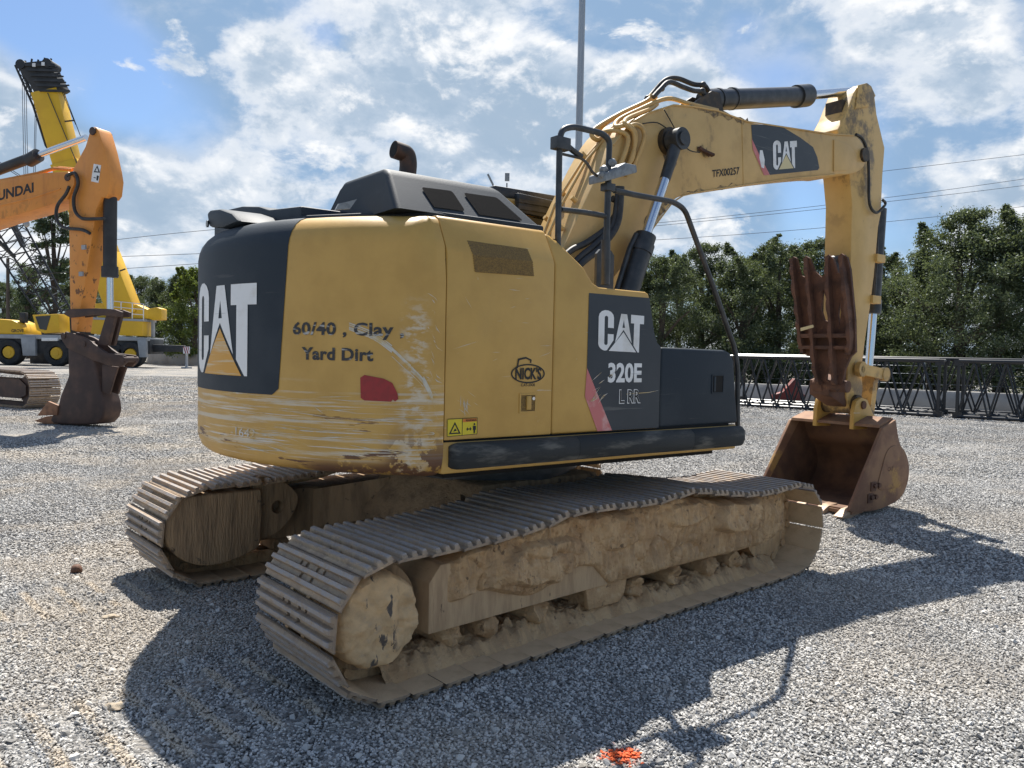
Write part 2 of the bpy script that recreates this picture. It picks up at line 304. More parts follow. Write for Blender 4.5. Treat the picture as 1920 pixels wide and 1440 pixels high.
def prism(bm, poly, y0, y1, mp=None, bev=0.0, seg=2, mat=0):
    """closed (a,b) outline extruded from y0 to y1; mp maps (a, y, b) to a point"""
    mp = mp or (lambda a, y, b: (a, y, b))
    va = [bm.verts.new(mp(a, y0, b)) for a, b in poly]; vb = [bm.verts.new(mp(a, y1, b)) for a, b in poly]
    n = len(poly); fs = [bm.faces.new(va), bm.faces.new(vb[::-1])]
    for i in range(n): fs.append(bm.faces.new([va[i], vb[i], vb[(i + 1) % n], va[(i + 1) % n]]))
    for f in fs: f.material_index = mat
    if bev:
        bmesh.ops.recalc_face_normals(bm, faces=fs)
        es = [e for e in {e for f in fs for e in f.edges} if len(e.link_faces) == 2 and e.calc_face_angle(0) > .5]
        bmesh.ops.bevel(bm, geom=es, offset=bev, segments=seg, affect='EDGES', profile=.5, clamp_overlap=True)
    return va, vb
def frame_of(d):
    d = Vector(d).normalized(); a = Vector((0, 0, 1)) if abs(d.z) < .9 else Vector((1, 0, 0))
    x = d.cross(a).normalized(); return x, x.cross(d).normalized(), d
def rod(bm, p0, p1, r0, r1=None, seg=14, cap=True, mat=0):
    p0, p1 = Vector(p0), Vector(p1); r1 = r0 if r1 is None else r1
    x, y, d = frame_of(p1 - p0); ra, rb = [], []
    for i in range(seg):
        a = 2 * math.pi * i / seg; u = x * math.cos(a) + y * math.sin(a)
        ra.append(bm.verts.new(p0 + u * r0)); rb.append(bm.verts.new(p1 + u * r1))
    for i in range(seg):
        f = bm.faces.new([ra[i], ra[(i + 1) % seg], rb[(i + 1) % seg], rb[i]]); f.material_index = mat
    if cap: bm.faces.new(ra).material_index = mat; bm.faces.new(rb[::-1]).material_index = mat
def bar(bm, p0, p1, w, h, up=(0, 0, 1), mat=0):
    p0, p1 = Vector(p0), Vector(p1); d = (p1 - p0).normalized(); s = d.cross(Vector(up))
    if s.length < 1e-4: s = d.cross(Vector((1, 0, 0)))
    s.normalize(); u = s.cross(d)
    q = [p + s * a * w / 2 + u * b * h / 2 for p in (p0, p1) for a, b in ((-1, -1), (1, -1), (1, 1), (-1, 1))]
    vs = [bm.verts.new(v) for v in q]
    for f in [(0, 1, 2, 3), (7, 6, 5, 4), (0, 4, 5, 1), (1, 5, 6, 2), (2, 6, 7, 3), (3, 7, 4, 0)]: bm.faces.new([vs[i] for i in f]).material_index = mat
def rounded(pts, rad, n=5):
    pts = [Vector(p) for p in pts]; o = [pts[0]]
    for i in range(1, len(pts) - 1):
        a, b, c = pts[i - 1], pts[i], pts[i + 1]
        d1 = (a - b); d2 = (c - b); k = min(rad, d1.length * .45, d2.length * .45)
        s, e = b + d1.normalized() * k, b + d2.normalized() * k
        for j in range(n + 1):
            u = j / n; o.append(s * (1 - u) ** 2 + b * 2 * u * (1 - u) + e * u * u)
    o.append(pts[-1]); return o
def tube(bm, pts, r, seg=10, rad=0.0, mat=0):
    pts = rounded(pts, rad) if rad else [Vector(p) for p in pts]
    q = [pts[0]]
    for p in pts[1:]:
        if (p - q[-1]).length > 1e-4: q.append(p)
    pts = q; d = (pts[1] - pts[0]).normalized(); x, y, _ = frame_of(d); rings = []
    for i, p in enumerate(pts):
        dn = (pts[min(i + 1, len(pts) - 1)] - pts[max(i - 1, 0)]).normalized()
        rot = d.rotation_difference(dn); x.rotate(rot); y.rotate(rot); d = dn
        rr = r[i] if isinstance(r, list) else r
        rings.append([bm.verts.new(p + (x * math.cos(2 * math.pi * k / seg) + y * math.sin(2 * math.pi * k / seg)) * rr) for k in range(seg)])
    for a, b in zip(rings, rings[1:]):
        for k in range(seg): bm.faces.new([a[k], a[(k + 1) % seg], b[(k + 1) % seg], b[k]]).material_index = mat
    bm.faces.new(rings[0][::-1]).material_index = mat; bm.faces.new(rings[-1]).material_index = mat
def spline(pts, n=6, closed=False):
    pts = [Vector(p) for p in pts]; o = []; N = len(pts); rng = range(N if closed else N - 1)
    for i in rng:
        g_ = (lambda k: pts[k % N]) if closed else (lambda k: pts[min(max(k, 0), N - 1)])
        p0, p1, p2, p3 = g_(i - 1), g_(i), g_(i + 1), g_(i + 2)
        for j in range(n):
            u = j / n; o.append(.5 * ((2 * p1) + (p2 - p0) * u + (2 * p0 - 5 * p1 + 4 * p2 - p3) * u * u + (3 * p1 - p0 - 3 * p2 + p3) * u ** 3))
    if not closed: o.append(pts[-1])
    return o
def sheet(bm, outer, mp, holes=(), thick=None, mat=0):
    """flat outline (with holes) filled; mp maps (a,b) to a point"""
    loops = [[Vector((a, b, 0)) for a, b in L] for L in [outer, *holes]]
    flat = [v for L in loops for v in L]
    vs = [bm.verts.new(mp(v.x, v.y)) for v in flat]
    for tri in tessellate_polygon(loops):
        try: bm.faces.new([vs[i] for i in tri]).material_index = mat
        except ValueError: pass
    return vs
def plate(bm, outer, y0, y1, holes=(), mp=None, mat=0):
    """outline with holes as a plate of real thickness"""
    mp = mp or (lambda a, y, b: (a, y, b))
    loops = [list(outer), *[list(h) for h in holes]]
    lv = [[Vector((a, b, 0)) for a, b in L] for L in loops]
    A, B_ = [], []
    for L in loops: A.append([bm.verts.new(mp(a, y0, b)) for a, b in L]); B_.append([bm.verts.new(mp(a, y1, b)) for a, b in L])
    fa = [v for L in A for v in L]; fb = [v for L in B_ for v in L]
    for tri in tessellate_polygon(lv):
        for F in (fa, fb):
            try: bm.faces.new([F[i] for i in tri]).material_index = mat
            except ValueError: pass
    for LA, LB in zip(A, B_):
        n = len(LA)
        for i in range(n): bm.faces.new([LA[i], LA[(i + 1) % n], LB[(i + 1) % n], LB[i]]).material_index = mat
def text_tris(body, bold=.0, shear=0.0, spacing=1.0):
    cu = bpy.data.curves.new('lettering', 'FONT'); cu.body = body; cu.offset = bold; cu.shear = shear; cu.resolution_u = 3; cu.fill_mode = 'FRONT'; cu.space_character = spacing
    ob = bpy.data.objects.new('lettering', cu); COL.objects.link(ob); bpy.context.view_layer.update()
    me = bpy.data.meshes.new_from_object(ob.evaluated_get(bpy.context.evaluated_depsgraph_get()))
    co = [(v.co.x, v.co.y) for v in me.vertices]; fs = [tuple(p.vertices) for p in me.polygons]
    bpy.data.objects.remove(ob); bpy.data.meshes.remove(me); bpy.data.curves.remove(cu)
    xs = [c[0] for c in co]; ys = [c[1] for c in co]
    x0, x1, y0, y1 = min(xs), max(xs), min(ys), max(ys)
    return [((x - x0) / (x1 - x0), (y - y0) / (y1 - y0)) for x, y in co], fs
def lettering(bm, body, a0, a1, b0, b1, mp, bold=.0, slant=0.0, mat=0, shear=0.0, spacing=1.0):
    """text filling the rectangle a0..a1 x b0..b1 on the surface mp(a,b); slant raises the right end"""
    co, fs = text_tris(body, bold, shear, spacing)
    vs = [bm.verts.new(mp(a0 + (a1 - a0) * x, b0 + (b1 - b0) * y + slant * x)) for x, y in co]
    for f in fs:
        try: bm.faces.new([vs[i] for i in f]).material_index = mat
        except ValueError: pass
def circle(cx, cy, r, n=24, ry=None, a0=0, a1=360):
    return [(cx + r * math.cos(R(a0 + (a1 - a0) * i / n)), cy + (ry or r) * math.sin(R(a0 + (a1 - a0) * i / n))) for i in range(n)]
def quadmap(q):
    """unit square -> quadrilateral q (bottom-left, bottom-right, top-right, top-left) in a surface's own (a,b)"""
    (ax, ay), (bx, by), (cx, cy), (dx, dy) = q
    return lambda u, v: ((1 - u) * (1 - v) * ax + u * (1 - v) * bx + u * v * cx + (1 - u) * v * dx, (1 - u) * (1 - v) * ay + u * (1 - v) * by + u * v * cy + (1 - u) * v * dy)
def emblem(parent, name, q, surf, tri_mat, rz, cut=None):
    """the three white letters and the triangle"""
    W_, H_ = 2.45, 2.28
    qm = quadmap(q)
    def arc(cx, cy, rx, ry, a0, a1, n=7): return [(cx + rx * math.cos(R(a0 + (a1 - a0) * i / n)), cy + ry * math.sin(R(a0 + (a1 - a0) * i / n))) for i in range(n + 1)]
    C = arc(.40, 1.88, .40, .40, 0, 180) + arc(.40, .40, .40, .40, 180, 262) + [(.46, .03), (.80, .62), (.80, .95), (.49, .95), (.49, .42)] + arc(.40, .42, .09, .10, 0, -180, 5) + arc(.40, 1.86, .09, .10, 180, 0, 5) + [(.49, 1.30), (.80, 1.30)]
    A = [(1.18, 2.15), (1.50, 2.15), (1.80, .50), (1.36, 1.20), (1.33, 1.25), (.88, .48)]
    Ah = [(1.335, 1.80), (1.265, 1.36), (1.405, 1.36)]
    T = [(1.72, 2.15), (2.45, 2.15), (2.45, 1.66), (2.22, 1.66), (2.22, .0), (2.14, 0), (1.90, .38), (1.90, 1.66), (1.72, 1.66)]
    tri = [(.56, .0), (2.06, .0), (1.33, 1.12)]
    m = lambda a, b: surf(*qm(a / W_, b / H_))
    bm = new(); sheet(bm, C, m); sheet(bm, A, m, [Ah]); sheet(bm, T, m)
    if cut: bm = cut(bm)
    lo = obj(name, bm, 'white', parent, rz, None)
    bm = new(); sheet(bm, tri, m)
    if cut: bm = cut(bm)
    obj('triangle', bm, tri_mat, parent, rz, None)
    return lo
def copy_of(o, parent=None):
    c = o.copy(); COL.objects.link(c); c.parent = parent
    for ch in o.children: copy_of(ch, c)
    return c
def lump(bm, c, r, seed=0, sub=2, squash=(1, 1, 1), amp=.35, mat=0):
    ret = bmesh.ops.create_icosphere(bm, subdivisions=sub, radius=1.0)
    for v in ret['verts']:
        d = v.co.normalized(); k = 1 + amp * noise.noise(d * 1.7 + Vector((seed * 3.1, seed * 1.7, 0)))
        v.co = Vector(c) + Vector((d.x * squash[0], d.y * squash[1], d.z * squash[2])) * (r * k)
    for f in {f for v in ret['verts'] for f in v.link_faces}: f.material_index = mat

# ------------------------------------------------------------------ ground
def ground_z(x, y):
    d = math.hypot(x - 3.2, y - 9.4)
    z = .105 * max(0.0, 1 - (d / 1.9) ** 2) ** 2
    dx, dy = x + .167, y - 6.056
    k = min(1.0, max(0.0, (math.hypot(dx, dy) - 3.2) / 1.5))
    for x0, y0, hf, ln in ((-1.75, 3.3, .5, 1.5), (-3.05, 4.95, .42, 1.3)):
        ca, sa = .7314, .6820; u = (x - x0) * ca + (y - y0) * sa; v = -(x - x0) * sa + (y - y0) * ca
        if abs(v) < hf and abs(u) < ln: z += .008 * math.sin(u * 2 * math.pi / .2) * min(1, (hf - abs(v)) / .1) * min(1, (ln - abs(u)) / .3)
    return z + k * .018 * noise.noise(Vector((x * .7, y * .7, 0)))
def axis(lo, hi, flo, fhi, fine, coarse):
    a = [lo]
    while a[-1] < hi: a.append(a[-1] + (fine if flo <= a[-1] < fhi else coarse))
    return a
xs = axis(-400, 400, -8, 8, .08, 8); ys = axis(-60, 520, 2, 14, .08, 8)
gx, gy = len(xs), len(ys)
me = bpy.data.meshes.new('ground')
me.from_pydata([(x, y, ground_z(x, y)) for y in ys for x in xs], [], [(j * gx + i, j * gx + i + 1, (j + 1) * gx + i + 1, (j + 1) * gx + i) for j in range(gy - 1) for i in range(gx - 1)])
ground = link('ground', me, mg, smooth=60); tag(ground, 'pale grey crushed stone yard surface', 'ground', kind='structure')

def scatter(name, corners, density, size, seed, nx=24):
    """loose stones lying on a patch of the yard"""
    (ax, ay), (bx, by), (cx, cy), (dx, dy) = corners
    vs = []
    for j in range(nx + 1):
        for i in range(nx + 1):
            u, v = i / nx, j / nx
            x = (1 - u) * (1 - v) * ax + u * (1 - v) * bx + u * v * cx + (1 - u) * v * dx
            y = (1 - u) * (1 - v) * ay + u * (1 - v) * by + u * v * cy + (1 - u) * v * dy
            vs.append((x, y, ground_z(x, y) + size * .22))
    me = bpy.data.meshes.new(name)
    me.from_pydata(vs, [], [(j * (nx + 1) + i, j * (nx + 1) + i + 1, (j + 1) * (nx + 1) + i + 1, (j + 1) * (nx + 1) + i) for j in range(nx) for i in range(nx)])
    ob = link(name, me, ms)
    ng = bpy.data.node_groups.new(name, 'GeometryNodeTree'); ng.is_modifier = True
    ng.interface.new_socket('Geometry', in_out='INPUT', socket_type='NodeSocketGeometry'); ng.interface.new_socket('Geometry', in_out='OUTPUT', socket_type='NodeSocketGeometry')
    N = ng.nodes; L = ng.links; gi = N.new('NodeGroupInput'); go = N.new('NodeGroupOutput')
    dp = N.new('GeometryNodeDistributePointsOnFaces'); dp.inputs['Density'].default_value = density; dp.inputs['Seed'].default_value = seed
    L.new(gi.outputs[0], dp.inputs['Mesh'])
    join = N.new('GeometryNodeJoinGeometry')
    ico = N.new('GeometryNodeMeshIcoSphere'); ico.inputs['Radius'].default_value = size * .5; ico.inputs['Subdivisions'].default_value = 1
    sp = N.new('GeometryNodeSetPosition'); nz = N.new('ShaderNodeTexNoise'); nz.inputs['Scale'].default_value = 1.3 / size; nz.inputs['Detail'].default_value = 1
    vm = N.new('ShaderNodeVectorMath'); vm.operation = 'SUBTRACT'; vm.inputs[1].default_value = (.5, .5, .5); L.new(nz.outputs['Color'], vm.inputs[0])
    vsn = N.new('ShaderNodeVectorMath'); vsn.operation = 'SCALE'; vsn.inputs['Scale'].default_value = size * 1.0; L.new(vm.outputs[0], vsn.inputs[0])
    L.new(ico.outputs[0], sp.inputs['Geometry']); L.new(vsn.outputs[0], sp.inputs['Offset'])
    sm = N.new('GeometryNodeSetMaterial'); sm.inputs['Material'].default_value = ms; L.new(sp.outputs[0], sm.inputs['Geometry'])
    iop = N.new('GeometryNodeInstanceOnPoints'); L.new(dp.outputs['Points'], iop.inputs['Points']); L.new(sm.outputs[0], iop.inputs['Instance'])
    rr = N.new('FunctionNodeRandomValue'); rr.data_type = 'FLOAT_VECTOR'; rr.inputs[0].default_value = (-.6, -.6, 0); rr.inputs[1].default_value = (.6, .6, 6.28); L.new(rr.outputs[0], iop.inputs['Rotation'])
    rs = N.new('FunctionNodeRandomValue'); rs.data_type = 'FLOAT_VECTOR'; rs.inputs[0].default_value = (.45, .45, .35); rs.inputs[1].default_value = (1.35, 1.1, .95); rs.inputs['Seed'].default_value = 3; L.new(rs.outputs[0], iop.inputs['Scale'])
    L.new(iop.outputs[0], go.inputs[0])
    ob.modifiers.new('stones', 'NODES').node_group = ng
    return ob
s1 = scatter('gravel', [(-3.6, 2.6), (3.6, 2.6), (6.6, 6.2), (-6.6, 6.2)], 5200, .018, 1, 170)
tag(s1, 'loose grey crushed stone close to the camera', 'gravel', kind='stuff')
s0 = scatter('gravel', [(-2.9, 2.7), (2.9, 2.7), (5.6, 7.5), (-5.6, 7.5)], 40, .040, 9, 60)
tag(s0, 'scattered larger stones among the crushed stone near the camera', 'gravel', kind='stuff')
s2 = scatter('gravel', [(-6.6, 6.2), (6.6, 6.2), (11.0, 11.5), (-11.0, 11.5)], 2100, .022, 2)
tag(s2, 'loose grey crushed stone around the far track', 'gravel', kind='stuff')
s3 = scatter('gravel', [(-11.0, 11.5), (11.0, 11.5), (19.0, 24.0), (-19.0, 24.0)], 480, .029, 3)
s4 = scatter('gravel', [(-17.0, 24.0), (17.0, 24.0), (31, 44), (-31, 44)], 75, .05, 4, 30)
tag(s4, 'loose grey crushed stone towards the far side of the yard', 'gravel', kind='stuff')
tag(s3, 'loose grey crushed stone in the middle of the yard', 'gravel', kind='stuff')

# ------------------------------------------------------------------ the yellow excavator
EX = empty('excavator', (-.167, 6.056, 0), R(90 - 49.18))
tag(EX, 'dusty yellow tracked excavator with charcoal panels, rusty thumb and mud caked tracks', 'excavator')
PSI = -.0647
GO, GI = 1.585, .795
# track path (outside of the shoe plates) in the machine's x,z plane
top_run = [(1.735, .712), (1.385, .695), (1.058, .715), (.679, .768), (.464, .800), (.112, .768), (-.293, .778), (-.657, .786), (-.826, .748), (-1.207, .712), (-1.567, .700), (-1.789, .704)]
path = [(-1.8, .03), (-1.2, .03), (-.6, .03), (0, .03), (.6, .03), (1.2, .03), (1.8, .03)]
path += [(1.826 + .346 * math.cos(R(a)), .376 + .346 * math.sin(R(a))) for a in (-70, -45, -20, 5, 30, 55, 76)]
path += top_run + [(-1.826 + .346 * math.cos(R(a)), .376 + .346 * math.sin(R(a))) for a in (112, 138, 165, 190, 215, 240, 258)]
dense = spline([(x, 0, z) for x, z in path], 12, closed=True)
def resample(pts, n, phase=0.0):
    P_ = pts + [pts[0]]; L_ = [0]
    for a, b in zip(P_, P_[1:]): L_.append(L_[-1] + (b - a).length)
    def at(s):
        s %= L_[-1]; lo, hi = 0, len(L_) - 1
        while hi - lo > 1:
            m = (lo + hi) // 2
            if L_[m] <= s: lo = m
            else: hi = m
        u = (s - L_[lo]) / max(1e-9, L_[hi] - L_[lo]); return P_[lo].lerp(P_[hi], u)
    p = L_[-1] / n
    return [(at((i + phase) * p), at((i + 1 + phase) * p)) for i in range(n)], p
NSHOE = 49
links, PITCH = resample(dense, NSHOE, .35)
def shoe_mesh():
    """triple-grouser shoe: x along the chain, y across, z outward; four holes cut through"""
    p = PITCH; h = .026; t_ = .012
    prof = [(-p * .5 + .002, -t_), (-p * .5 + .002, 0)]
    for gx_ in (-.37, -.08, .21):
        c_ = gx_ * p; prof += [(c_ - .017, .001), (c_ - .010, h), (c_ + .010, h), (c_ + .017, .001)]
    prof += [(p * .5 - .034, .0), (p * .5 - .016, -.004), (p * .5 - .016, -t_ - .004), (p * .5 - .03, -t_)]
    bm = new(); W2 = (GO - GI) / 2
    prism(bm, prof, -W2, W2, mp=lambda a, y, b: (a, y, b))
    for f in bm.faces:
        c_ = f.calc_center_median()
        f.material_index = 1 if (c_.z < -.009 and len(f.verts) == 4) else 0
    # rag the ends of the grousers
    for v in bm.verts:
        if v.co.z > .02: v.co.y *= .975
    bmesh.ops.recalc_face_normals(bm, faces=bm.faces)
    me = bpy.data.meshes.new('track_shoe'); bm.to_mesh(me); bm.free()
    ob = bpy.data.objects.new('tmp', me); COL.objects.link(ob)
    cb = new()
    for hx in (-.22, .07):
        for hy in (-.055, .055, -.12, .12):
            if abs(hy) > .1 and hx > 0: continue
            r_ = .017 if abs(hy) < .1 else .013
            rod(cb, (hx * p, hy, -.009), (hx * p, hy, .05), r_, seg=8)
    bmesh.ops.recalc_face_normals(cb, faces=cb.faces)
    cm = bpy.data.meshes.new('cut'); cb.to_mesh(cm); cb.free(); co_ = bpy.data.objects.new('cut', cm); COL.objects.link(co_)
    md = ob.modifiers.new('b', 'BOOLEAN'); md.operation = 'DIFFERENCE'; md.object = co_; md.solver = 'EXACT'
    bpy.context.view_layer.update()
    me2 = bpy.data.meshes.new_from_object(ob.evaluated_get(bpy.context.evaluated_depsgraph_get())); me2.name = 'track_shoe'
    bpy.data.objects.remove(ob); bpy.data.objects.remove(co_); bpy.data.meshes.remove(cm)
    ix = [1 if p.normal.z < -.8 else 0 for p in me2.polygons]
    me2.materials.clear(); me2.materials.append(M['shoe']); me2.materials.append(M['shoe_in'])
    for p, i_ in zip(me2.polygons, ix): p.material_index = i_
    for k in (-.055, .055): pass
    return me2
SHOE = shoe_mesh()
def chain_bm(yc, lk):
    """the pin-and-bushing chain inside a track"""
    bm = new()
    for a, b in lk:
        d = (b - a).normalized(); n = Vector((-d.z, 0, d.x)); m = (a + b) / 2
        inward = -n if n.dot(m - Vector((0, 0, .38))) > 0 and False else n
        # the inward side of a path that runs forward along the bottom is +z there
        for s in (-1, 1):
            pA = a + n * .055; pB = b + n * .055
            bar(bm, pA + Vector((0, yc + s * .085, 0)), pB + Vector((0, yc + s * .085, 0)), .03, .085, up=n)
        rod(bm, a + n * .06 + Vector((0, yc - .12, 0)), a + n * .06 + Vector((0, yc + .12, 0)), .032, seg=8)
    return bm
def make_track(side):
    yc = side * (GO + GI) / 2
    tr = obj('track', chain_bm(yc, links), 'mud', EX)
    for a, b in links:
        d = (b - a).normalized(); n = Vector((d.z, 0, -d.x)); m = (a + b) / 2
        s = bpy.data.objects.new('track_shoe', SHOE); COL.objects.link(s); s.parent = tr
        j = .045 + random.uniform(-.025, .025)
        mat = Matrix(((d.x, 0, n.x, m.x), (0, 1, 0, yc), (d.z, 0, n.z, m.z), (0, 0, 0, 1)))
        s.matrix_local = mat @ Matrix.Rotation(j, 4, 'Y')
    return tr
trk_r = make_track(-1); trk_l = make_track(1)

def top_z(x):
    pts = sorted(top_run)
    for (xa, za), (xb, zb) in zip(pts, pts[1:]):
        if xa <= x <= xb: return za + (zb - za) * (x - xa) / (xb - xa)
    return .70
def fbm(v, o=4):
    s, a = 0.0, .5
    for _ in range(o): s += a * noise.noise(v); v = v * 2.1; a *= .5
    return s
# right track frame: steel box, mud caked face
bm = new()
prism(bm, [(-1.53, .235), (-1.53, .50), (-1.46, .585), (1.62, .60), (1.78, .50), (1.82, .36), (1.70, .29)], -1.415, -.98, bev=.008)
FR = obj('track_frame', bm, 'mudstreak', EX)
def mud_face(sgn):
    bm = new(); NX, NZ = 420, 70; rows = []
    x0, x1 = -1.43, 1.868
    for i in range(NX + 1):
        x = x0 + (x1 - x0) * i / NX; col_ = []
        # lower limit of the caked mud varies: overhanging lumps at the rear, full height further on
        k = max(0.0, min(1.0, (x + .32) / .14)); e = max(0.0, min(1.0, (x - 1.50) / .36))
        zb = (1 - k) * (.395 + .07 * noise.noise(Vector((x * 3, 3, 0))) - .05 * max(0, math.sin((x + 1.4) * 3.2))) + k * (.262 + .012 * noise.noise(Vector((x * 9, 1, 0)))) + .11 * e ** 2
        zt = top_z(x) - .055 - .03 * abs(noise.noise(Vector((x * 4, 8, 2)))) - .14 * max(0, (x - 1.66) / .2) ** 2 - .06 * max(0, (-1.2 - x) / .25)
        for j in range(NZ + 1):
            v = j / NZ; z = zb + (zt - zb) * v
            ed = min(1, v / .10) * min(1, (1 - v) / .06)
            ex = min(1, i / 8) * min(1, (NX - i) / 12)
            b_ = .050 + .070 * fbm(Vector((x * 2.2, z * 3.0, 4.0)), 3) + .030 * fbm(Vector((x * 8, z * 7, 1.0)), 4) + .024 * fbm(Vector((x * 30, z * 16, 3.0)), 5) + .013 * noise.noise(Vector((x * 44, z * 8, 6)))
            # big clods standing proud
            for cx_, cz_, rx_, rz_, am in ((1.12, .56, .28, .13, .085), (-.75, .50, .38, .12, .055), (.55, .62, .26, .08, .04), (-.1, .58, .2, .1, .03)):
                q = ((x - cx_) / rx_) ** 2 + ((z - cz_) / rz_) ** 2
                if q < 1.3: b_ += am * max(0.0, min(1.0, (1.15 - q + .5 * noise.noise(Vector((x * 7, z * 7, cx_)))) * 2.2))
            wv = Vector((x + .06 * noise.noise(Vector((x * 6, z * 6, 2))), z + .06 * noise.noise(Vector((x * 6, z * 6, 9))), 0))
            for fr, am, cr in ((3.6, .034, .018), (12.0, .011, .007)):
                vd = noise.voronoi(Vector((wv.x * fr, wv.y * fr * .8, fr)))[0]
                b_ += am * (.45 - vd[0]) ; e_ = vd[1] - vd[0]
                if e_ < .10: b_ -= cr * (1 - e_ / .10) * (noise.noise(Vector((x * 3, z * 3, fr))) > -.05)
            y = -1.405 - max(.004, b_) * (ed ** .5) * ex
            col_.append(bm.verts.new((x, sgn * -y if sgn > 0 else y, z)))
        rows.append(col_)
    for a, b in zip(rows, rows[1:]):
        for j in range(NZ): bm.faces.new([a[j], b[j], b[j + 1], a[j + 1]])
    # back the crust with a skirt so that it has thickness
    for seq in ([r[0] for r in rows], [r[-1] for r in rows], rows[0], rows[-1]):
        q = [bm.verts.new((v.co.x, sgn * 1.30, v.co.z)) for v in seq]
        for a in range(len(seq) - 1): bm.faces.new([seq[a], seq[a + 1], q[a + 1], q[a]])
    return bm
obj('caked_mud', mud_face(-1), 'mud', FR, smooth=40)
# rear final drive: mud-covered drum with a ragged edge
def final_drive(parent, yf, yb, cx=-1.868, cz=.395, rad=.228, mat='mud', name='final_drive', NA=96, NR=14, rag=1.0):
    bm = new(); rings = []
    for j in range(NR + 1):
        rr = j / NR; ring = []
        for i in range(NA):
            a = 2 * math.pi * i / NA; e = 1 + rag * .035 * noise.noise(Vector((math.cos(a) * 5, math.sin(a) * 5, 1))) + rag * .03 * noise.noise(Vector((math.cos(a) * 13, math.sin(a) * 13, 5)))
            x = cx + rad * rr * e * math.cos(a); z = cz + rad * rr * e * math.sin(a)
            y = yf - rag * .022 * fbm(Vector((x * 9, z * 9, 2)), 4) * 2 - .02 * (1 - rr ** 4)
            y += .05 * max(0, (rr - .9) / .1) ** 2
            ring.append(bm.verts.new((x, y, z)))
        rings.append(ring)
    back = [bm.verts.new((v.co.x, yb, v.co.z)) for v in rings[-1]]; rings.append(back)
    for a, b in zip(rings, rings[1:]):
        for i in range(NA): bm.faces.new([a[i], a[(i + 1) % NA], b[(i + 1) % NA], b[i]])
    bm.faces.new(back)
    bmesh.ops.remove_doubles(bm, verts=bm.verts, dist=.0008)
    return obj(name, bm, mat, parent, smooth=50)
def roller(parent, x, z, y0, y1, r, mat='mud'):
    return final_drive(parent, y0 + random.uniform(0, .03), y1, x, z, r * random.uniform(.95, 1.15), mat, 'track_roller', 40, 6, 2.6)
for x in (-1.33, -1.09, -.70, -.25, .15, .575, .98, 1.28): roller(FR, x, .175, -1.37, -1.03, .075)
# guard hanging below the frame in the middle and lumps packed on the chain
bm = new(); prism(bm, [(-.36, .26), (-.33, .12), (-.05, .12), (.0, .17), (.02, .26)], -1.40, -1.36, bev=.01); obj('roller_guard', bm, 'mud', FR)
bm = new(); rows = []
for i in range(361):
    x = -1.78 + 3.56 * i / 360; r_ = []
    for j in range(19):
        y = -1.43 + .26 * j / 18; e = math.sin(math.pi * min(1, j / 9) / 2)
        hgt = (.055 + .075 * max(0, fbm(Vector((x * 6, y * 7, 1)), 3) + .45) + .07 * fbm(Vector((x * 20, y * 20, 5)), 5)) * e
        r_.append(bm.verts.new((x, y, .036 + max(0, hgt))))
    rows.append(r_)
for a, b in zip(rows, rows[1:]):
    for j in range(18): bm.faces.new([a[j], b[j], b[j + 1], a[j + 1]])
obj('mud_clods', bm, 'mud', FR, smooth=60)['kind'] = 'stuff'
M['drive'] = material('mud_on_final_drive', (.60, .41, .22), .95, 0, (.46, .32, .175), 7, .4, .65, layers=[dict(col=(.05, .05, .055), scale=9, lo=.56, hi=.60, amt=.9, stretch=(1.8, 1, .7), lim=[(0, -1.99, -1.93), (0, -1.76, -1.82)]), dict(col=(.42, .32, .21), scale=24, lo=.58, hi=.7, amt=.6)], bump=.005, b_scale=60, b_detail=8)
FD = final_drive(FR, -1.50, -1.05, mat='drive', NA=120, NR=22, rag=1.5)
bm = new(); rod(bm, (-1.826, -1.33, .376), (-1.826, -1.05, .376), .27, seg=40); obj('sprocket', bm, 'muddark', FR)
bm = new(); rod(bm, (1.80, -1.30, .376), (1.80, -1.08, .376), .29, seg=40); obj('idler', bm, 'mud', FR)
for x in (.464, -.66): 
    bm = new(); rod(bm, (x, -1.32, top_z(x) - .12), (x, -1.08, top_z(x) - .12), .07, seg=16); obj('carrier_roller', bm, 'mud', FR)
# left track frame, its inner face towards the camera
bm = new()
prism(bm, [(-1.50, .235), (-1.50, .56), (-1.3, .60), (1.62, .62), (1.82, .45), (1.70, .27)], .98, 1.42, bev=.01)
FL = obj('track_frame', bm, 'muddark', EX)
drum = [(-2.134,0.425),(-2.107,0.566),(-2.013,0.657),(-1.815,0.712),(-1.626,0.740),(-1.469,0.741),(-1.456,0.288),(-1.543,0.199),(-1.736,0.152),(-1.885,0.161),(-2.011,0.218),(-2.099,0.311)]
bm = new(); prism(bm, [(max(p.x, -2.13), max(.10, min(p.z, .655))) for p in spline([(a, 0, b) for a, b in drum], 4, closed=True)], .82, 1.3, bev=.03, seg=3)
FDL = obj('final_drive', bm, 'muddark', FL)
bm = new(); rod(bm, (-1.826, 1.08, .376), (-1.826, 1.33, .376), .30, seg=40); obj('sprocket', bm, 'muddark', FL)
eye = [(-1.491,0.700),(-1.319,0.712),(-1.148,0.567),(-1.211,0.392),(-1.357,0.290),(-1.480,0.326)]
bm = new(); c0 = (sum(p[0] for p in eye) / 6, sum(p[1] for p in eye) / 6)
plate(bm, [(p.x, p.z) for p in spline([(a, 0, b) for a, b in eye], 5, closed=True)], .88, .98, [circle(c0[0] + .03, c0[1], .05, 14)]); obj('towing_eye', bm, 'muddark', FL)
bm = new(); rod(bm, (1.80, 1.08, .376), (1.80, 1.30, .376), .29, seg=40); obj('idler', bm, 'muddark', FL)
for x in (-1.2, -.7, -.2, .3, .8, 1.3): roller(FL, x, .175, 1.03, 1.37, .075, 'muddark')
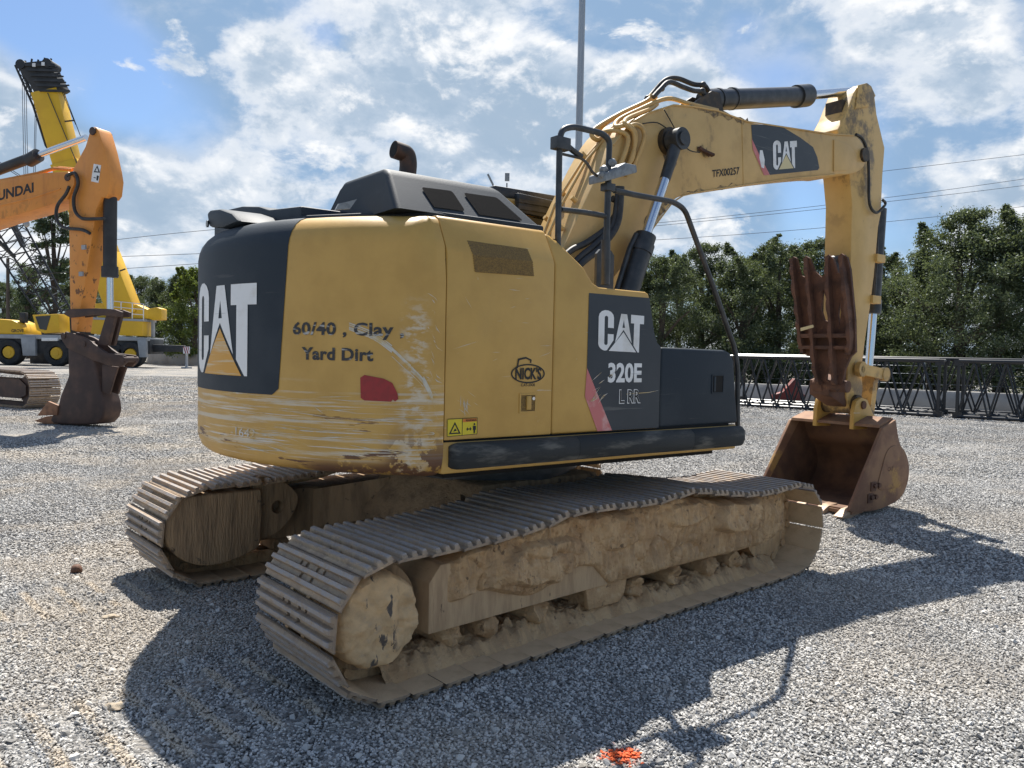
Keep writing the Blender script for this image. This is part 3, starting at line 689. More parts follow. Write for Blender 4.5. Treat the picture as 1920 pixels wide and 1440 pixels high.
# carbody with its four arms and the swing bearing
bm = new()
prism(bm, [(-.75, .44), (-.55, .80), (.55, .80), (.75, .44)], -.62, .62, bev=.02)
for sx in (-1, 1):
    for sy in (-1, 1): prism(bm, [(-.16, .42), (-.16, .72), (.16, .72), (.16, .42)], 0, 1, mp=lambda a, y, b, sx=sx, sy=sy: (sx * (.45 + .42 * y) + a, sy * (.45 + .62 * y), b - .16 * y))
obj('carbody', bm, 'muddark', EX)
bm = new(); rod(bm, (0, 0, .79), (0, 0, 1.03), .62, seg=48); rod(bm, (0, 0, .84), (0, 0, .90), .68, seg=48); obj('swing_bearing', bm, 'tube', EX)

# ---- upper structure (turned a little against the tracks: every part carries the angle PSI)
SIDE = -1.40
def side(off=.004): return lambda a, b: (a, SIDE - off, b)
# revolving frame
bm = new()
prism(bm, [(-1.296, -1.385), (1.19, -1.385), (1.215, -1.2), (1.215, -.55), (1.7, -.5), (1.95, .3), (1.95, 1.36), (-1.29, 1.385)], 1.03, 1.205, mp=lambda a, y, b: (a, b, y), bev=.012)
DK = obj('deck_frame', bm, 'yellow', EX, PSI)
bm = new(); box(bm, -1.2, 1.1, -1.25, 1.2, .985, 1.028); obj('belly_plate', bm, 'dark', DK)
# rubber bumper strip
bm = new(); prof = [(-1.386, 1.195), (-1.43, 1.198), (-1.462, 1.17), (-1.465, 1.10), (-1.44, 1.058), (-1.386, 1.050)]
xsb = [-1.255, -1.235, -1.20, -.8, -.387, -.383, -.379, .2, .645, .649, .653, 1.17, 1.215, 1.232]; ring = []
for x in xsb:
    k = .35 if x in (xsb[0], xsb[-1]) else .75 if x in (xsb[1], xsb[-2]) else .93 if x in (-.383, .649) else 1.0
    ring.append([bm.verts.new((x, -1.386 + (y + 1.386) * k + .002 * noise.noise(Vector((x * 3, z * 9, 0))), 1.125 + (z - 1.125) * (.6 + .4 * k) + .004 * noise.noise(Vector((x * 2.5, 1, 0))))) for y, z in prof])
for a, b in zip(ring, ring[1:]):
    for j in range(len(prof) - 1): bm.faces.new([a[j], b[j], b[j + 1], a[j + 1]])
    bm.faces.new([a[-1], b[-1], b[0], a[0]])
bm.faces.new(ring[0]); bm.faces.new(ring[-1][::-1])
obj('rubber_bumper', bm, 'rubber', DK, smooth=50)

# counterweight: rounded tail, swept along its plan outline
CWX, CWR = -.38, 1.714
def cw_xy(s, inset=0.0):
    """arc length s from the rear centre (positive towards the machine's right)"""
    sg = 1 if s >= 0 else -1; s = abs(s); s0 = 1.50
    if s <= s0:
        ph = s / CWR; x = CWX - (CWR - inset) * math.cos(ph); y = (CWR - inset) * math.sin(ph)
    else:
        ph = s0 / CWR; ax, ay = CWX - CWR * math.cos(ph), CWR * math.sin(ph)
        tx, ty = math.sin(ph), math.cos(ph); kx, ky = -1.345, 1.402
        u = min(1.0, (s - s0) / .24)
        if s <= s0 + .24:
            # quadratic corner between the arc and the straight side
            m = (1.402 - ay) / ty; bx, by = ax + tx * m, 1.402
            x = ax * (1 - u) ** 2 + bx * 2 * u * (1 - u) + kx * u * u; y = ay * (1 - u) ** 2 + by * 2 * u * (1 - u) + ky * u * u
            nx_ = -(1 - u) * math.cos(ph); ny_ = (1 - u) * math.sin(ph) + u
        else: x = kx + (s - s0 - .24); y = ky; nx_, ny_ = 0, 1
        l_ = math.hypot(nx_, ny_); x -= nx_ / l_ * inset; y -= ny_ / l_ * inset
    return x, -sg * y
S_END = 1.50 + .24 + .047
ss = [-S_END, -1.74, -1.70, -1.66, -1.62, -1.58, -1.54, -1.50] + [-1.5 + 3.0 * i / 56 for i in range(1, 56)] + [1.50, 1.54, 1.58, 1.62, 1.66, 1.70, 1.74, S_END]
prof = [(.30, 1.0), (.10, 1.015), (.055, 1.030), (.025, 1.055), (.008, 1.09), (0, 1.13), (0, 1.5), (0, 1.8), (0, 2.05), (0, 2.235), (.006, 2.275), (.020, 2.315), (.045, 2.352), (.080, 2.380), (.125, 2.398), (.30, 2.412), (.55, 2.418)]
bm = new(); rows = []
def cham(s, z): k = min(1.0, max(0.0, (abs(s) - 1.46) / .16)); return k * k * (3 - 2 * k) * max(0.0, z - 2.20) * .5
for ins, z in prof: rows.append([bm.verts.new((*cw_xy(s, max(ins, cham(s, z))), z)) for s in ss])
for a, b in zip(rows, rows[1:]):
    for i in range(len(ss) - 1): bm.faces.new([a[i], a[i + 1], b[i + 1], b[i]])
bm.faces.new(rows[-1]); bm.faces.new(rows[0][::-1])
bm.faces.new([r[0] for r in rows][::-1]); bm.faces.new([r[-1] for r in rows])
CW = obj('counterweight', bm, 'weight', EX, PSI, smooth=50)
def cw(a, b, off=.003): x, y = cw_xy(a, -off); return (x, y, b)
def bend(bm, step=.05):
    """cut flat lettering into strips along the bend before wrapping it round the tail"""
    lo = min(v.co.x for v in bm.verts); hi = max(v.co.x for v in bm.verts); s = lo + step
    while s < hi:
        bmesh.ops.bisect_plane(bm, geom=list(bm.verts) + list(bm.edges) + list(bm.faces), plane_co=(s, 0, 0), plane_no=(1, 0, 0)); s += step
    return bm
def wrap(off):
    def f(bm):
        bend(bm)
        for v in bm.verts: v.co = Vector(cw(v.co.x, v.co.z, off))
        return bm
    return f
flat = lambda a, b: (a, 0, b)
# charcoal band that runs over the top edge of the tail
bprof = [(0, 1.425), (0, 1.46), (0, 1.7), (0, 2.0), (0, 2.235), (.006, 2.275), (.020, 2.315), (.045, 2.352), (.080, 2.380), (.125, 2.398), (.30, 2.412)]
bm = new(); rows = []
for q, (ins, z) in enumerate(bprof):
    e = .745 + .075 * min(1, max(0, (z - 1.42) / .97)); r0 = -.045 if q == 0 else 0.0
    sv_ = [-e - r0 + (2 * e + 2 * r0) * i / 40 for i in range(41)]
    rows.append([bm.verts.new((*cw_xy(s, ins - .003), z + (.003 if ins > .05 else 0))) for s in sv_])
for a, b in zip(rows, rows[1:]):
    for i in range(40): bm.faces.new([a[i], a[i + 1], b[i + 1], b[i]])
BAND = obj('charcoal_band', bm, 'black', CW)
cat_r = [(0.402,1.534),(0.560,2.072)]
ce_b, ce_t = cat_r
cxm = .02
emblem(BAND, 'emblem_letters', [(-.265, 1.520), (.575, 1.520), (.575, 2.072), (-.265, 2.072)], flat, 'amber', 0, wrap(.006))
for l in list(BAND.children): l.rotation_euler = (0, 0, 0)
t1 = [(0.828,1.760),(1.211,1.759),(1.169,1.758),(1.190,1.742),(1.217,1.759),(1.442,1.752),(0.827,1.820),(1.441,1.818)]
bm = new(); lettering(bm, '60/40 , Clay ,', .845, 1.487, 1.735, 1.825, flat, .03, spacing=1.05); obj('stencil_lettering', wrap(.003)(bm), 'stencil', CW)
bm = new(); lettering(bm, 'Yard Dirt', .905, 1.325, 1.622, 1.690, flat, .035, spacing=1.05); obj('stencil_lettering', wrap(.003)(bm), 'stencil', CW)
bm = new(); lettering(bm, '-1642', .33, .57, 1.175, 1.225, flat, .0); obj('scratched_lettering', wrap(.003)(bm), 'scuffed', CW)
bm = new(); sheet(bm, [(1.256,1.536),(1.279,1.551),(1.383,1.534),(1.429,1.513),(1.458,1.458),(1.462,1.430),(1.445,1.416),(1.433,1.427),(1.425,1.415),(1.281,1.417),(1.260,1.430)], flat); obj('red_reflector', wrap(.004)(bm), 'red', CW)
bm = new(); rs_ = random.Random(3)
arc_ = [(1.018,1.722),(1.189,1.803),(1.323,1.755),(1.424,1.688),(1.523,1.598),(1.597,1.533),(1.642,1.479),(1.681,1.435)]
for k in range(34):
    i0 = rs_.randrange(1, 6); off = rs_.gauss(0, .010); wd = rs_.uniform(.0008, .0028); pts = [Vector((a, 0, b + off)) for a, b in arc_[i0:i0 + 3]]
    pts = spline(pts, 5); up_v = Vector((.4, 0, .9)) * wd
    for a, b in zip(pts, pts[1:]):
        try: bm.faces.new([bm.verts.new(p) for p in (a - up_v, b - up_v, b + up_v, a + up_v)])
        except ValueError: pass
for k in range(70):
    a0_, b0_ = rs_.uniform(.15, 1.6), rs_.uniform(1.10, 1.44); l_ = rs_.uniform(.04, .5); wd = rs_.uniform(.0006, .003); tl2 = rs_.gauss(0, .02)
    sheet(bm, [(a0_, b0_), (min(1.7, a0_ + l_ * .5), b0_ + tl2 * .5 - wd), (min(1.72, a0_ + l_), b0_ + tl2), (min(1.7, a0_ + l_ * .5), b0_ + tl2 * .5 + wd)], flat)
for k in range(26):
    a0_, b0_ = rs_.gauss(1.66, .03), rs_.uniform(1.3, 2.0); l_ = rs_.uniform(.02, .09); wd = rs_.uniform(.001, .004); an = rs_.uniform(-1.2, -.2)
    sheet(bm, [(a0_, b0_), (a0_ + math.cos(an) * l_ * .5, b0_ + math.sin(an) * l_ * .5 - wd), (a0_ + math.cos(an) * l_, b0_ + math.sin(an) * l_), (a0_ + math.cos(an) * l_ * .5, b0_ + math.sin(an) * l_ * .5 + wd)], flat)
M['scratch'] = material('pale_scratches', (.58, .54, .45), .6, 0, (.60, .45, .22), 18, .45, .65)
sc_o = obj('scratches', wrap(.002)(bm), 'scratch', CW); sc_o['kind'] = 'stuff'
# seam strip: dark joint between tail and doors
bm = new(); box(bm, -1.31, -.45, -1.27, 1.3, 1.2, 2.37); box(bm, -1.31, 1.10, -1.385, 1.34, 1.2, 1.70); box(bm, -1.31, -.40, -1.385, 1.34, 1.7, 2.17); IN = obj('engine_bay', bm, 'dark', EX, PSI)

# right side doors
def door_section(x0, x1): return dict(x0=x0, x1=x1)
bm = new(); prism(bm, [(-1.40, 1.212), (-1.40, 2.20), (-1.385, 2.235), (-1.30, 2.395), (-1.28, 2.408), (-.75, 2.43), (-.75, 1.212)], -1.291, -.556, mp=lambda a, y, b: (y, a, b), bev=.008)
DR = obj('side_door', bm, 'yellow', EX, PSI)
gq = [(-1.142,2.280),(-0.738,2.274),(-0.715,2.120),(-1.114,2.112)]
# the louvre panel is pressed into the sloping shoulder and the flat below it
def door_surf(a, b, off=.004):
    if b <= 2.2: return (a, -1.40 - off, b)
    k = (b - 2.2); return (a, -1.40 + k * .5 - off, b + off * .5)
bm = new(); ga = new()
def zig(n=26):
    (ax, az), (bx, bz), (cx_, cz_), (dx_, dz_) = gq; o = [(ax, az), (bx, bz)]
    for i in range(1, n): u = i / n; o.append((bx + (cx_ - bx) * u + (.006 if i % 2 else 0), bz + (cz_ - bz) * u))
    o += [(cx_, cz_), (dx_, dz_)]
    for i in range(1, n): u = i / n; o.append((dx_ + (ax - dx_) * u - (.006 if i % 2 else 0), dz_ + (az - dz_) * u))
    return o
sheet(bm, zig(), lambda a, b: (a, 0, b))
bmesh.ops.bisect_plane(bm, geom=list(bm.verts) + list(bm.edges) + list(bm.faces), plane_co=(0, 0, 2.2), plane_no=(0, 0, 1))
for v in bm.verts: v.co = Vector(door_surf(v.co.x, v.co.z, .003))
obj('louvre_panel', bm, 'ygrille', DR)
# latch with its recess
bm = new(); plate(bm, [(-.797, 1.343), (-.672, 1.343), (-.672, 1.455), (-.797, 1.455)], -1.404, -1.398, [[(-.785, 1.353), (-.684, 1.353), (-.684, 1.445), (-.785, 1.445)]]); LT = obj('latch', bm, 'yellow', DR)
bm = new(); box(bm, -.785, -.684, -1.4015, -1.398, 1.353, 1.445); obj('recess', bm, 'ygrille', LT)
bm = new(); box(bm, -.748, -.716, -1.412, -1.40, 1.362, 1.44, .003); obj('handle', bm, 'yellow', LT)
bm = new(); rod(bm, (-.699, -1.40, 1.425), (-.699, -1.41, 1.425), .010, seg=12); obj('lock', bm, 'chrome', LT)
bm = new(); rs_ = random.Random(5)
for k in range(16):
    x = rs_.gauss(-1.17, .03); z = rs_.gauss(1.42, .035); l_ = rs_.uniform(.02, .08); an = rs_.uniform(-1.7, -.5); wd = rs_.uniform(.001, .003)
    sheet(bm, [(x, z), (x + math.cos(an) * l_ * .5 - wd, z + math.sin(an) * l_ * .5), (x + math.cos(an) * l_, z + math.sin(an) * l_), (x + math.cos(an) * l_ * .5 + wd, z + math.sin(an) * l_ * .5)], side(.002))
for k in range(10):
    x = rs_.uniform(-1.27, -.65); z = rs_.uniform(1.3, 2.1); l_ = rs_.uniform(.03, .2); an = rs_.gauss(0, .25); wd = rs_.uniform(.0006, .0015)
    sheet(bm, [(x, z), (x + math.cos(an) * l_ * .5, z + math.sin(an) * l_ * .5 - wd), (min(-.57, x + math.cos(an) * l_), z + math.sin(an) * l_), (x + math.cos(an) * l_ * .5, z + math.sin(an) * l_ * .5 + wd)], side(.002))
obj('scratches', bm, 'scratch', DR)['kind'] = 'stuff'
# round firm's mark: oval ring, digger arm, lettering
ncx, ncz = -.738, 1.567
bm = new(); sheet(bm, circle(ncx, ncz, .122, 40, .055), side(.003), [circle(ncx, ncz, .113, 40, .047)])
lettering(bm, "NICK'S", ncx - .092, ncx + .096, ncz - .034, ncz + .036, side(.0035), .035)
sheet(bm, [(ncx - .085, ncz + .03), (ncx - .075, ncz + .03), (ncx - .066, ncz + .075), (ncx - .02, ncz + .085), (ncx + .012, ncz + .074), (ncx + .01, ncz + .062), (ncx + .02, ncz + .06), (ncx + .022, ncz + .08), (ncx - .02, ncz + .095), (ncx - .075, ncz + .084)], side(.0035))
lettering(bm, 'C.AT-.OOII', ncx - .05, ncx + .05, ncz - .072, ncz - .056, side(.003), .02)
obj('stencilled_mark', bm, 'ink', DR)
# warning label
bm = new(); sheet(bm, [(-1.276, 1.232), (-1.083, 1.238), (-1.083, 1.328), (-1.276, 1.326)], side(.003)); WL = obj('warning_label', bm, 'warn', DR)
bm = new(); sheet(bm, [(-1.265, 1.245), (-1.19, 1.245), (-1.228, 1.31)], side(.0045), [[(-1.252, 1.252), (-1.203, 1.252), (-1.228, 1.296)]])
sheet(bm, [(-1.238, 1.258), (-1.215, 1.262), (-1.225, 1.275)], side(.0045))
sheet(bm, [(-1.182, 1.233), (-1.179, 1.233), (-1.179, 1.326), (-1.182, 1.326)], side(.0045))
sheet(bm, [(-1.155, 1.268), (-1.145, 1.279), (-1.145, 1.271), (-1.13, 1.271), (-1.13, 1.279), (-1.12, 1.268), (-1.13, 1.257), (-1.13, 1.265), (-1.145, 1.265), (-1.145, 1.257)], side(.0045))
sheet(bm, circle(-1.102, 1.293, .006, 10), side(.0045)); sheet(bm, [(-1.112, 1.284), (-1.092, 1.284), (-1.092, 1.262), (-1.096, 1.262), (-1.097, 1.244), (-1.101, 1.244), (-1.102, 1.26), (-1.103, 1.244), (-1.107, 1.244), (-1.108, 1.262), (-1.112, 1.262)], side(.0045))
for q in ([(-1.276, 1.232), (-1.083, 1.238), (-1.083, 1.2405), (-1.276, 1.2345)], [(-1.276, 1.3235), (-1.083, 1.3255), (-1.083, 1.328), (-1.276, 1.326)], [(-1.276, 1.232), (-1.2735, 1.232), (-1.2735, 1.326), (-1.276, 1.326)], [(-1.0855, 1.238), (-1.083, 1.238), (-1.083, 1.328), (-1.0855, 1.328)]): sheet(bm, q, side(.005))
obj('pictogram', bm, 'ink', WL)
bm = new(); sheet(bm, [(-1.177, 1.306), (-1.087, 1.308), (-1.087, 1.3245), (-1.177, 1.3235)], side(.0045)); obj('orange_heading', bm, 'orange_ink', WL)
bm = new(); lettering(bm, 'WARNING', -1.160, -1.090, 1.3095, 1.321, side(.006), .02); obj('heading_text', bm, 'ink', WL)

# front side panel (stepped), charcoal decal and letters
fp = [(-.550, 1.212), (-.550, 2.390), (-.500, 2.382), (-.470, 2.352), (-.304, 2.170), (-.255, 2.115), (-.20, 2.092), (.205, 2.090), (.232, 2.078), (.245, 2.05), (.292, 1.84), (.322, 1.775), (.362, 1.748), (.362, 1.212)]
bm = new(); va, vb = prism(bm, fp, -1.40, -.80)
for v in va:
    if v.co.z > 2.3: v.co.y += .11
# carry the shoulder crease across
bmesh.ops.bisect_plane(bm, geom=list(bm.verts) + list(bm.edges) + list(bm.faces), plane_co=(0, 0, 2.20), plane_no=(0, 0, 1))
for v in bm.verts:
    if abs(v.co.z - 2.20) < .001 and v.co.y < -1.2: v.co.y = -1.40
bmesh.ops.recalc_face_normals(bm, faces=bm.faces)
bmesh.ops.bevel(bm, geom=[e for e in bm.edges if len(e.link_faces) == 2 and e.calc_face_angle(0) > .75], offset=.014, segments=3, affect='EDGES', profile=.5)
SP = obj('side_panel', bm, 'yellow', EX, PSI)
bm = new(); sheet(bm, [(-.287, 2.052), (.236, 2.052), (.288, 1.835), (.318, 1.77), (.355, 1.742), (.355, 1.216), (-.066, 1.216), (-.289, 1.602)], side(.003)); DC = obj('charcoal_decal', bm, 'decal', SP)
bm = new(); sheet(bm, [(-.289, 1.602), (-.066, 1.216), (-.190, 1.216), (-.300, 1.43)], side(.0034)); obj('faded_red_stripe', bm, 'pink', DC)
emblem(DC, 'emblem_letters', [(-.203, 1.710), (.187, 1.702), (.190, 1.950), (-.205, 1.958)], side(.005), 'white', 0)
for o_ in DC.children: o_.rotation_euler = (0, 0, 0)
bm = new(); lettering(bm, '320E', -.115, .182, 1.512, 1.636, side(.005), .035, spacing=1.0); obj('model_number', bm, 'white', DC)
bm = new(); lettering(bm, 'L RR', -.014, .177, 1.380, 1.470, side(.005), .05); obj('model_suffix', bm, 'white', DC)
bm = new(); lettering(bm, 'L RR', -.009, .172, 1.385, 1.465, side(.0062), .012); obj('model_suffix_face', bm, 'ink', DC)
# scratches dragged across the decal
bm = new()
for k in range(14):
    x, z = random.uniform(-.28, -.12), random.uniform(1.38, 1.54); l = random.uniform(.03, .12); a = R(random.uniform(20, 50)); wd = random.uniform(.001, .004)
    dx, dz = math.cos(a) * l, math.sin(a) * l
    sheet(bm, [(x, z), (x + dx * .5, z + dz * .5 - wd), (x + dx, z + dz), (x + dx * .5, z + dz * .5 + wd)], side(.0058))
sheet(bm, [(.05, 1.438), (.25, 1.446), (.355, 1.462), (.25, 1.450), (.05, 1.442)], side(.0058))
obj('scratches', bm, 'scuffed', DC)
# tool box at the front
bm = new(); va, vb = prism(bm, [(.368, 1.212), (.368, 1.742), (1.03, 1.735), (1.09, 1.715), (1.125, 1.665), (1.195, 1.215)], -1.396, -.75, bev=.022, seg=3)
TB = obj('tool_box', bm, 'black', EX, PSI)
bm = new(); plate(bm, [(.885, 1.432), (1.014, 1.432), (1.014, 1.563), (.885, 1.563)], -1.402, -1.392, [[(.893, 1.440), (1.006, 1.440), (1.006, 1.555), (.893, 1.555)]]); obj('handle_rim', bm, 'black', TB)
bm = new(); box(bm, .893, 1.006, -1.3985, -1.390, 1.440, 1.555); obj('handle_recess', bm, 'dark', TB)
bm = new(); box(bm, .905, .925, -1.404, -1.3975, 1.445, 1.55, .002); obj('handle', bm, 'black', TB)

# engine cover and hood on top
bm = new(); prism(bm, [(-1.75, -.55), (-1.30, -1.22), (-.52, -1.25), (-.35, -.5), (-.35, .25), (-.6, 1.0), (-1.5, 1.0), (-1.85, .2)], 2.405, 2.445, mp=lambda a, y, b: (a, b, y), bev=.015); EC = obj('engine_cover', bm, 'black', EX, PSI)
bm = new(); va, vb = prism(bm, [(-1.225, 2.43), (-1.045, 2.655), (-.99, 2.685), (-.50, 2.690), (-.42, 2.655), (-.10, 2.43)], -1.50, -.50, mp=lambda a, y, b: (y, a, b))
for v in bm.verts:
    if v.co.x > -.6: v.co.x -= (v.co.z - 2.43) * .88
    else: v.co.x += (v.co.z - 2.43) * .16 + (.05 if v.co.y > -.3 else 0)
bmesh.ops.recalc_face_normals(bm, faces=bm.faces)
bmesh.ops.bevel(bm, geom=[e for e in bm.edges if max(v.co.z for v in e.verts) > 2.5], offset=.055, segments=6, affect='EDGES', profile=.5, clamp_overlap=True)
M['hoodpaint'] = material('slate_hood_paint', (.027, .035, .044), .62, 0, (.037, .045, .054), 2.2, .4, .7, layers=[dict(col=(.11, .115, .12), scale=5, lo=.60, hi=.72, amt=.3, stretch=(.5, .5, 5))], bump=.0008, b_scale=120, spec=.3)
HD = obj('hood', bm, 'hoodpaint', EX, PSI, smooth=50)
def hood_face(a, z, off=.004): return (a, -1.225 + (z - 2.43) * .8 - off, z + off * .8)
def vent(q):
    bm = new(); sheet(bm, [(p.x, p.y) for p in rounded([Vector((a, b, 0)) for a, b in q + [q[0]]], .02, 3)][:-1], hood_face); obj('vent_grille', bm, 'grille', HD)
vent([(-1.257,2.464),(-1.050,2.466),(-1.078,2.591),(-1.286,2.582)]); vent([(-0.962,2.458),(-0.643,2.459),(-0.761,2.598),(-1.002,2.592)])
# hinge bracket at the rear of the hood
bm = new(); plate(bm, [(-1.798,2.393),(-1.780,2.427),(-1.727,2.445),(-1.680,2.463),(-1.718,2.408)], -1.13, -1.115, [])
for q in ((640, 390),): pass
obj('hinge_bracket', bm, 'grey', EC)
# camera pod on the tail
pod = [(-1.950,0.335,2.537),(-1.950,0.288,2.443),(-1.950,0.021,2.406),(-1.950,-0.297,2.410),(-1.950,-0.155,2.475),(-1.950,0.075,2.530),(-1.950,0.268,2.549)]
bm = new(); prism(bm, [(p[1], p[2]) for p in pod], -2.02, -1.72, mp=lambda a, y, b: (y, a, b), bev=.02); PD = obj('camera_pod', bm, 'black', CW)
bm = new(); rod(bm, (-2.025, pod[0][1] - .06, 2.46), (-2.035, pod[0][1] - .06, 2.46), .022, seg=14); obj('lens', bm, 'glass', PD)
hump = [(-1.500,1.089,2.647),(-1.500,0.914,2.661),(-1.500,0.484,2.636),(-1.500,0.146,2.589),(-1.500,-0.033,2.545),(-1.500,-0.552,2.498)]
bm = new(); prism(bm, [(p[1], p[2]) for p in hump] + [(hump[-1][1], 2.40), (hump[0][1], 2.40)], -1.75, -1.1, mp=lambda a, y, b: (y, a, b), bev=.015); obj('cooler_cover', bm, 'black', EC)
# exhaust
bm = new(); exq = [Vector(p) for p in [(-1.174,-0.750,2.689),(-1.165,-0.750,2.798),(-1.188,-0.750,2.844),(-1.266,-0.750,2.862)]]
exq = rounded([exq[0], exq[1], (exq[1] + exq[2]) / 2 + Vector((0, 0, .03)), exq[3]], .09, 7)
tube(bm, exq, .052, 20)
EXH = obj('exhaust_pipe', bm, 'exhaust', HD, smooth=50)
e_ = exq[-1]; d_ = (exq[-1] - exq[-2]).normalized()
bm = new(); rod(bm, e_ - d_ * .01, e_ + d_ * .002, .045, seg=18); obj('pipe_mouth', bm, 'dark', EXH)

# cab on the far side
bm = new(); cabp = [(.15, 1.21), (.15, 2.85), (.25, 2.98), (1.55, 3.00), (1.72, 2.90), (1.93, 1.9), (1.93, 1.21)]
prism(bm, cabp, .42, 1.36, bev=.03, seg=3); CB = obj('cab', bm, 'yellow', EX, PSI)
bm = new(); prism(bm, [(.30, 2.985), (.33, 3.075), (1.50, 3.085), (1.58, 3.00)], .46, 1.32, bev=.015); obj('roof_guard', bm, 'tube', CB)
bm = new(); box(bm, .30, 1.5, .412, .419, 1.95, 2.85); obj('window', bm, 'glass', CB)
bm = new(); box(bm, .142, .149, .55, 1.25, 2.0, 2.8); obj('rear_window', bm, 'glass', CB)
bm = new(); prism(bm, [(.52, 2.86), (.50, 3.02), (1.05, 3.0), (1.05, 2.84)], .36, .415, bev=.01)
for z in (2.885, 2.94): box(bm, .5, 1.05, .345, .36, z, z + .03)
obj('side_visor', bm, 'tube', CB)

# rails, lamp bracket and guard bar on the right
RY = -1.26
bm = new()
tube(bm, [(-0.419,-1.260,2.305),(-0.425,-1.260,2.908),(-0.416,-1.260,3.027),(-0.319,-1.260,3.064),(-0.084,-1.260,3.066),(-0.014,-1.260,3.038),(-0.015,-1.260,2.945),(-0.020,-1.260,2.811)], .019, 12, .07)
tube(bm, [(-0.401,-1.260,2.553),(-0.215,-1.260,2.560),(-0.034,-1.260,2.559)], .017, 10)
tube(bm, [(-0.015,-1.260,2.812),(-0.018,-1.260,2.510),(-0.019,-1.260,2.127)], .021, 12)
tube(bm, [(-0.024,-1.260,2.409),(-0.021,-1.260,2.309),(-0.019,-1.260,2.127)], .030, 12)
HR = obj('handrail', bm, 'tube', EX, PSI, smooth=50)
bm = new(); tube(bm, [(0.039,-1.260,2.729),(0.272,-1.260,2.727),(0.592,-1.260,2.731),(0.713,-1.260,2.696),(0.784,-1.260,2.584),(1.058,-1.260,2.160),(1.310,-1.260,1.745),(1.348,-1.260,1.608),(1.370,-1.260,1.171)], .019, 12, .08); GB = obj('guard_bar', bm, 'tube', EX, PSI, smooth=50)
bm = new(); a_ = [(-0.464,-1.260,2.958),(-0.378,-1.260,2.904)]; box(bm, a_[0][0] - .01, a_[1][0] + .015, RY - .035, RY + .03, a_[1][2], a_[0][2] + .02, .006); obj('clamp', bm, 'tube', HR)
bm = new(); tube(bm, [(-0.354,-1.240,2.950),(-0.297,-1.240,2.924),(-0.230,-1.240,2.900)], .018, 8); tube(bm, [(-0.382,-1.240,2.891),(-0.230,-1.240,2.890),(-0.185,-1.240,2.871),(-0.129,-1.240,2.814),(-0.074,-1.240,2.800)], .009, 8, .03); obj('mirror_arm', bm, 'tube', HR)
bm = new(); lp = [(-0.096,2.757),(0.183,2.855),(0.172,2.901),(0.071,2.899),(-0.044,2.834),(-0.094,2.813)]
prism(bm, lp, RY - .06, RY + .10, bev=.008); 
for q in [(-0.077,-1.280,2.839),(-0.005,-1.280,2.893),(-0.085,-1.280,2.805)]: lump(bm, q, .028, q[0], 2, amp=.2)
obj('work_lamp', bm, 'grey', HR)
bm = new(); a_ = [(-0.055,-1.260,2.763),(0.012,-1.260,2.715)]; box(bm, a_[0][0], a_[1][0] + .01, RY - .03, RY + .03, a_[1][2], a_[0][2], .004); obj('lamp_socket', bm, 'tube', HR)
bm = new(); a_ = [(-0.032,-1.200,2.126),(0.121,-1.200,2.361)]
prism(bm, [(a_[0][0], 2.08), (a_[0][0], a_[1][2] - .03), (a_[0][0] + .03, a_[1][2]), (a_[1][0] - .03, a_[1][2]), (a_[1][0], a_[1][2] - .03), (a_[1][0], 2.08)], -1.19, -1.17); obj('rail_plate', bm, 'tube', HR)

# ---- boom
BH = .23
top = [(0.397,2.353),(0.552,2.585),(0.753,2.951),(1.014,3.385),(1.189,3.590),(1.405,3.719),(1.711,3.848),(1.974,3.887),(2.302,3.916),(2.733,3.903),(3.412,3.970),(4.170,4.045),(4.581,4.109)]
tip = [(4.769,4.062),(4.858,3.903),(4.768,3.773),(4.505,3.681)]
bot = [(4.247,3.642),(3.441,3.477),(2.683,3.300),(2.079,3.156),(1.868,3.094),(1.733,3.016),(1.445,2.710),(1.111,2.369),(0.880,2.136)]
bo = top + tip + bot + [(.86, 1.95), (.72, 1.72), (.5, 1.66), (.34, 1.76), (.34, 1.95)]
bo = [(p.x, p.z) for p in spline([(a, 0, b) for a, b in bo[:26]], 3)] + bo[26:]
bm = new(); prism(bm, bo, -BH, BH, bev=.012); BM = obj('boom', bm, 'boom', EX, PSI)
# flange seams along the lower and upper edge
bm = new()
for q in (top[3:], bot[:7]):
    pts = [Vector((a, -BH - .004, b)) for a, b in q]; tube(bm, pts, .007, 6)
obj('weld_seam', bm, 'boom', BM)
BS = lambda off=.004: (lambda a, b: (a, -BH - off, b))
bm = new(); sheet(bm, [(2.799,3.885),(3.063,3.935),(3.323,3.953),(3.598,3.909),(3.828,3.854),(3.911,3.765),(3.956,3.663),(3.929,3.637),(3.115,3.464),(2.955,3.592),(2.822,3.750)], BS(.003)); BD = obj('charcoal_decal', bm, 'decal', BM)
bm = new(); sheet(bm, [(2.814,3.758),(2.963,3.603),(3.115,3.464),(3.022,3.445),(2.835,3.662)], BS(.0036)); obj('faded_red_stripe', bm, 'pink', BD)
bm = new(); sheet(bm, [(2.943,3.671),(2.984,3.678),(3.023,3.593),(3.019,3.511),(2.976,3.514),(2.938,3.599)], BS(.005)); obj('paint_patch', bm, 'white', BD)
cq = [(3.164,3.518),(3.561,3.601),(3.535,3.882),(3.140,3.796)]
emblem(BD, 'emblem_letters', cq, BS(.006), 'cream', 0)
for o_ in BD.children: o_.rotation_euler = (0, 0, 0)
tq = quadmap([(2.256,3.310),(2.646,3.398),(2.643,3.467),(2.253,3.377)])
bm = new(); lettering(bm, 'TFX00257', 0, 1, 0, 1, lambda u, v: BS(.003)(*tq(u, v)), .02); obj('stencilled_number', bm, 'ink', BM)
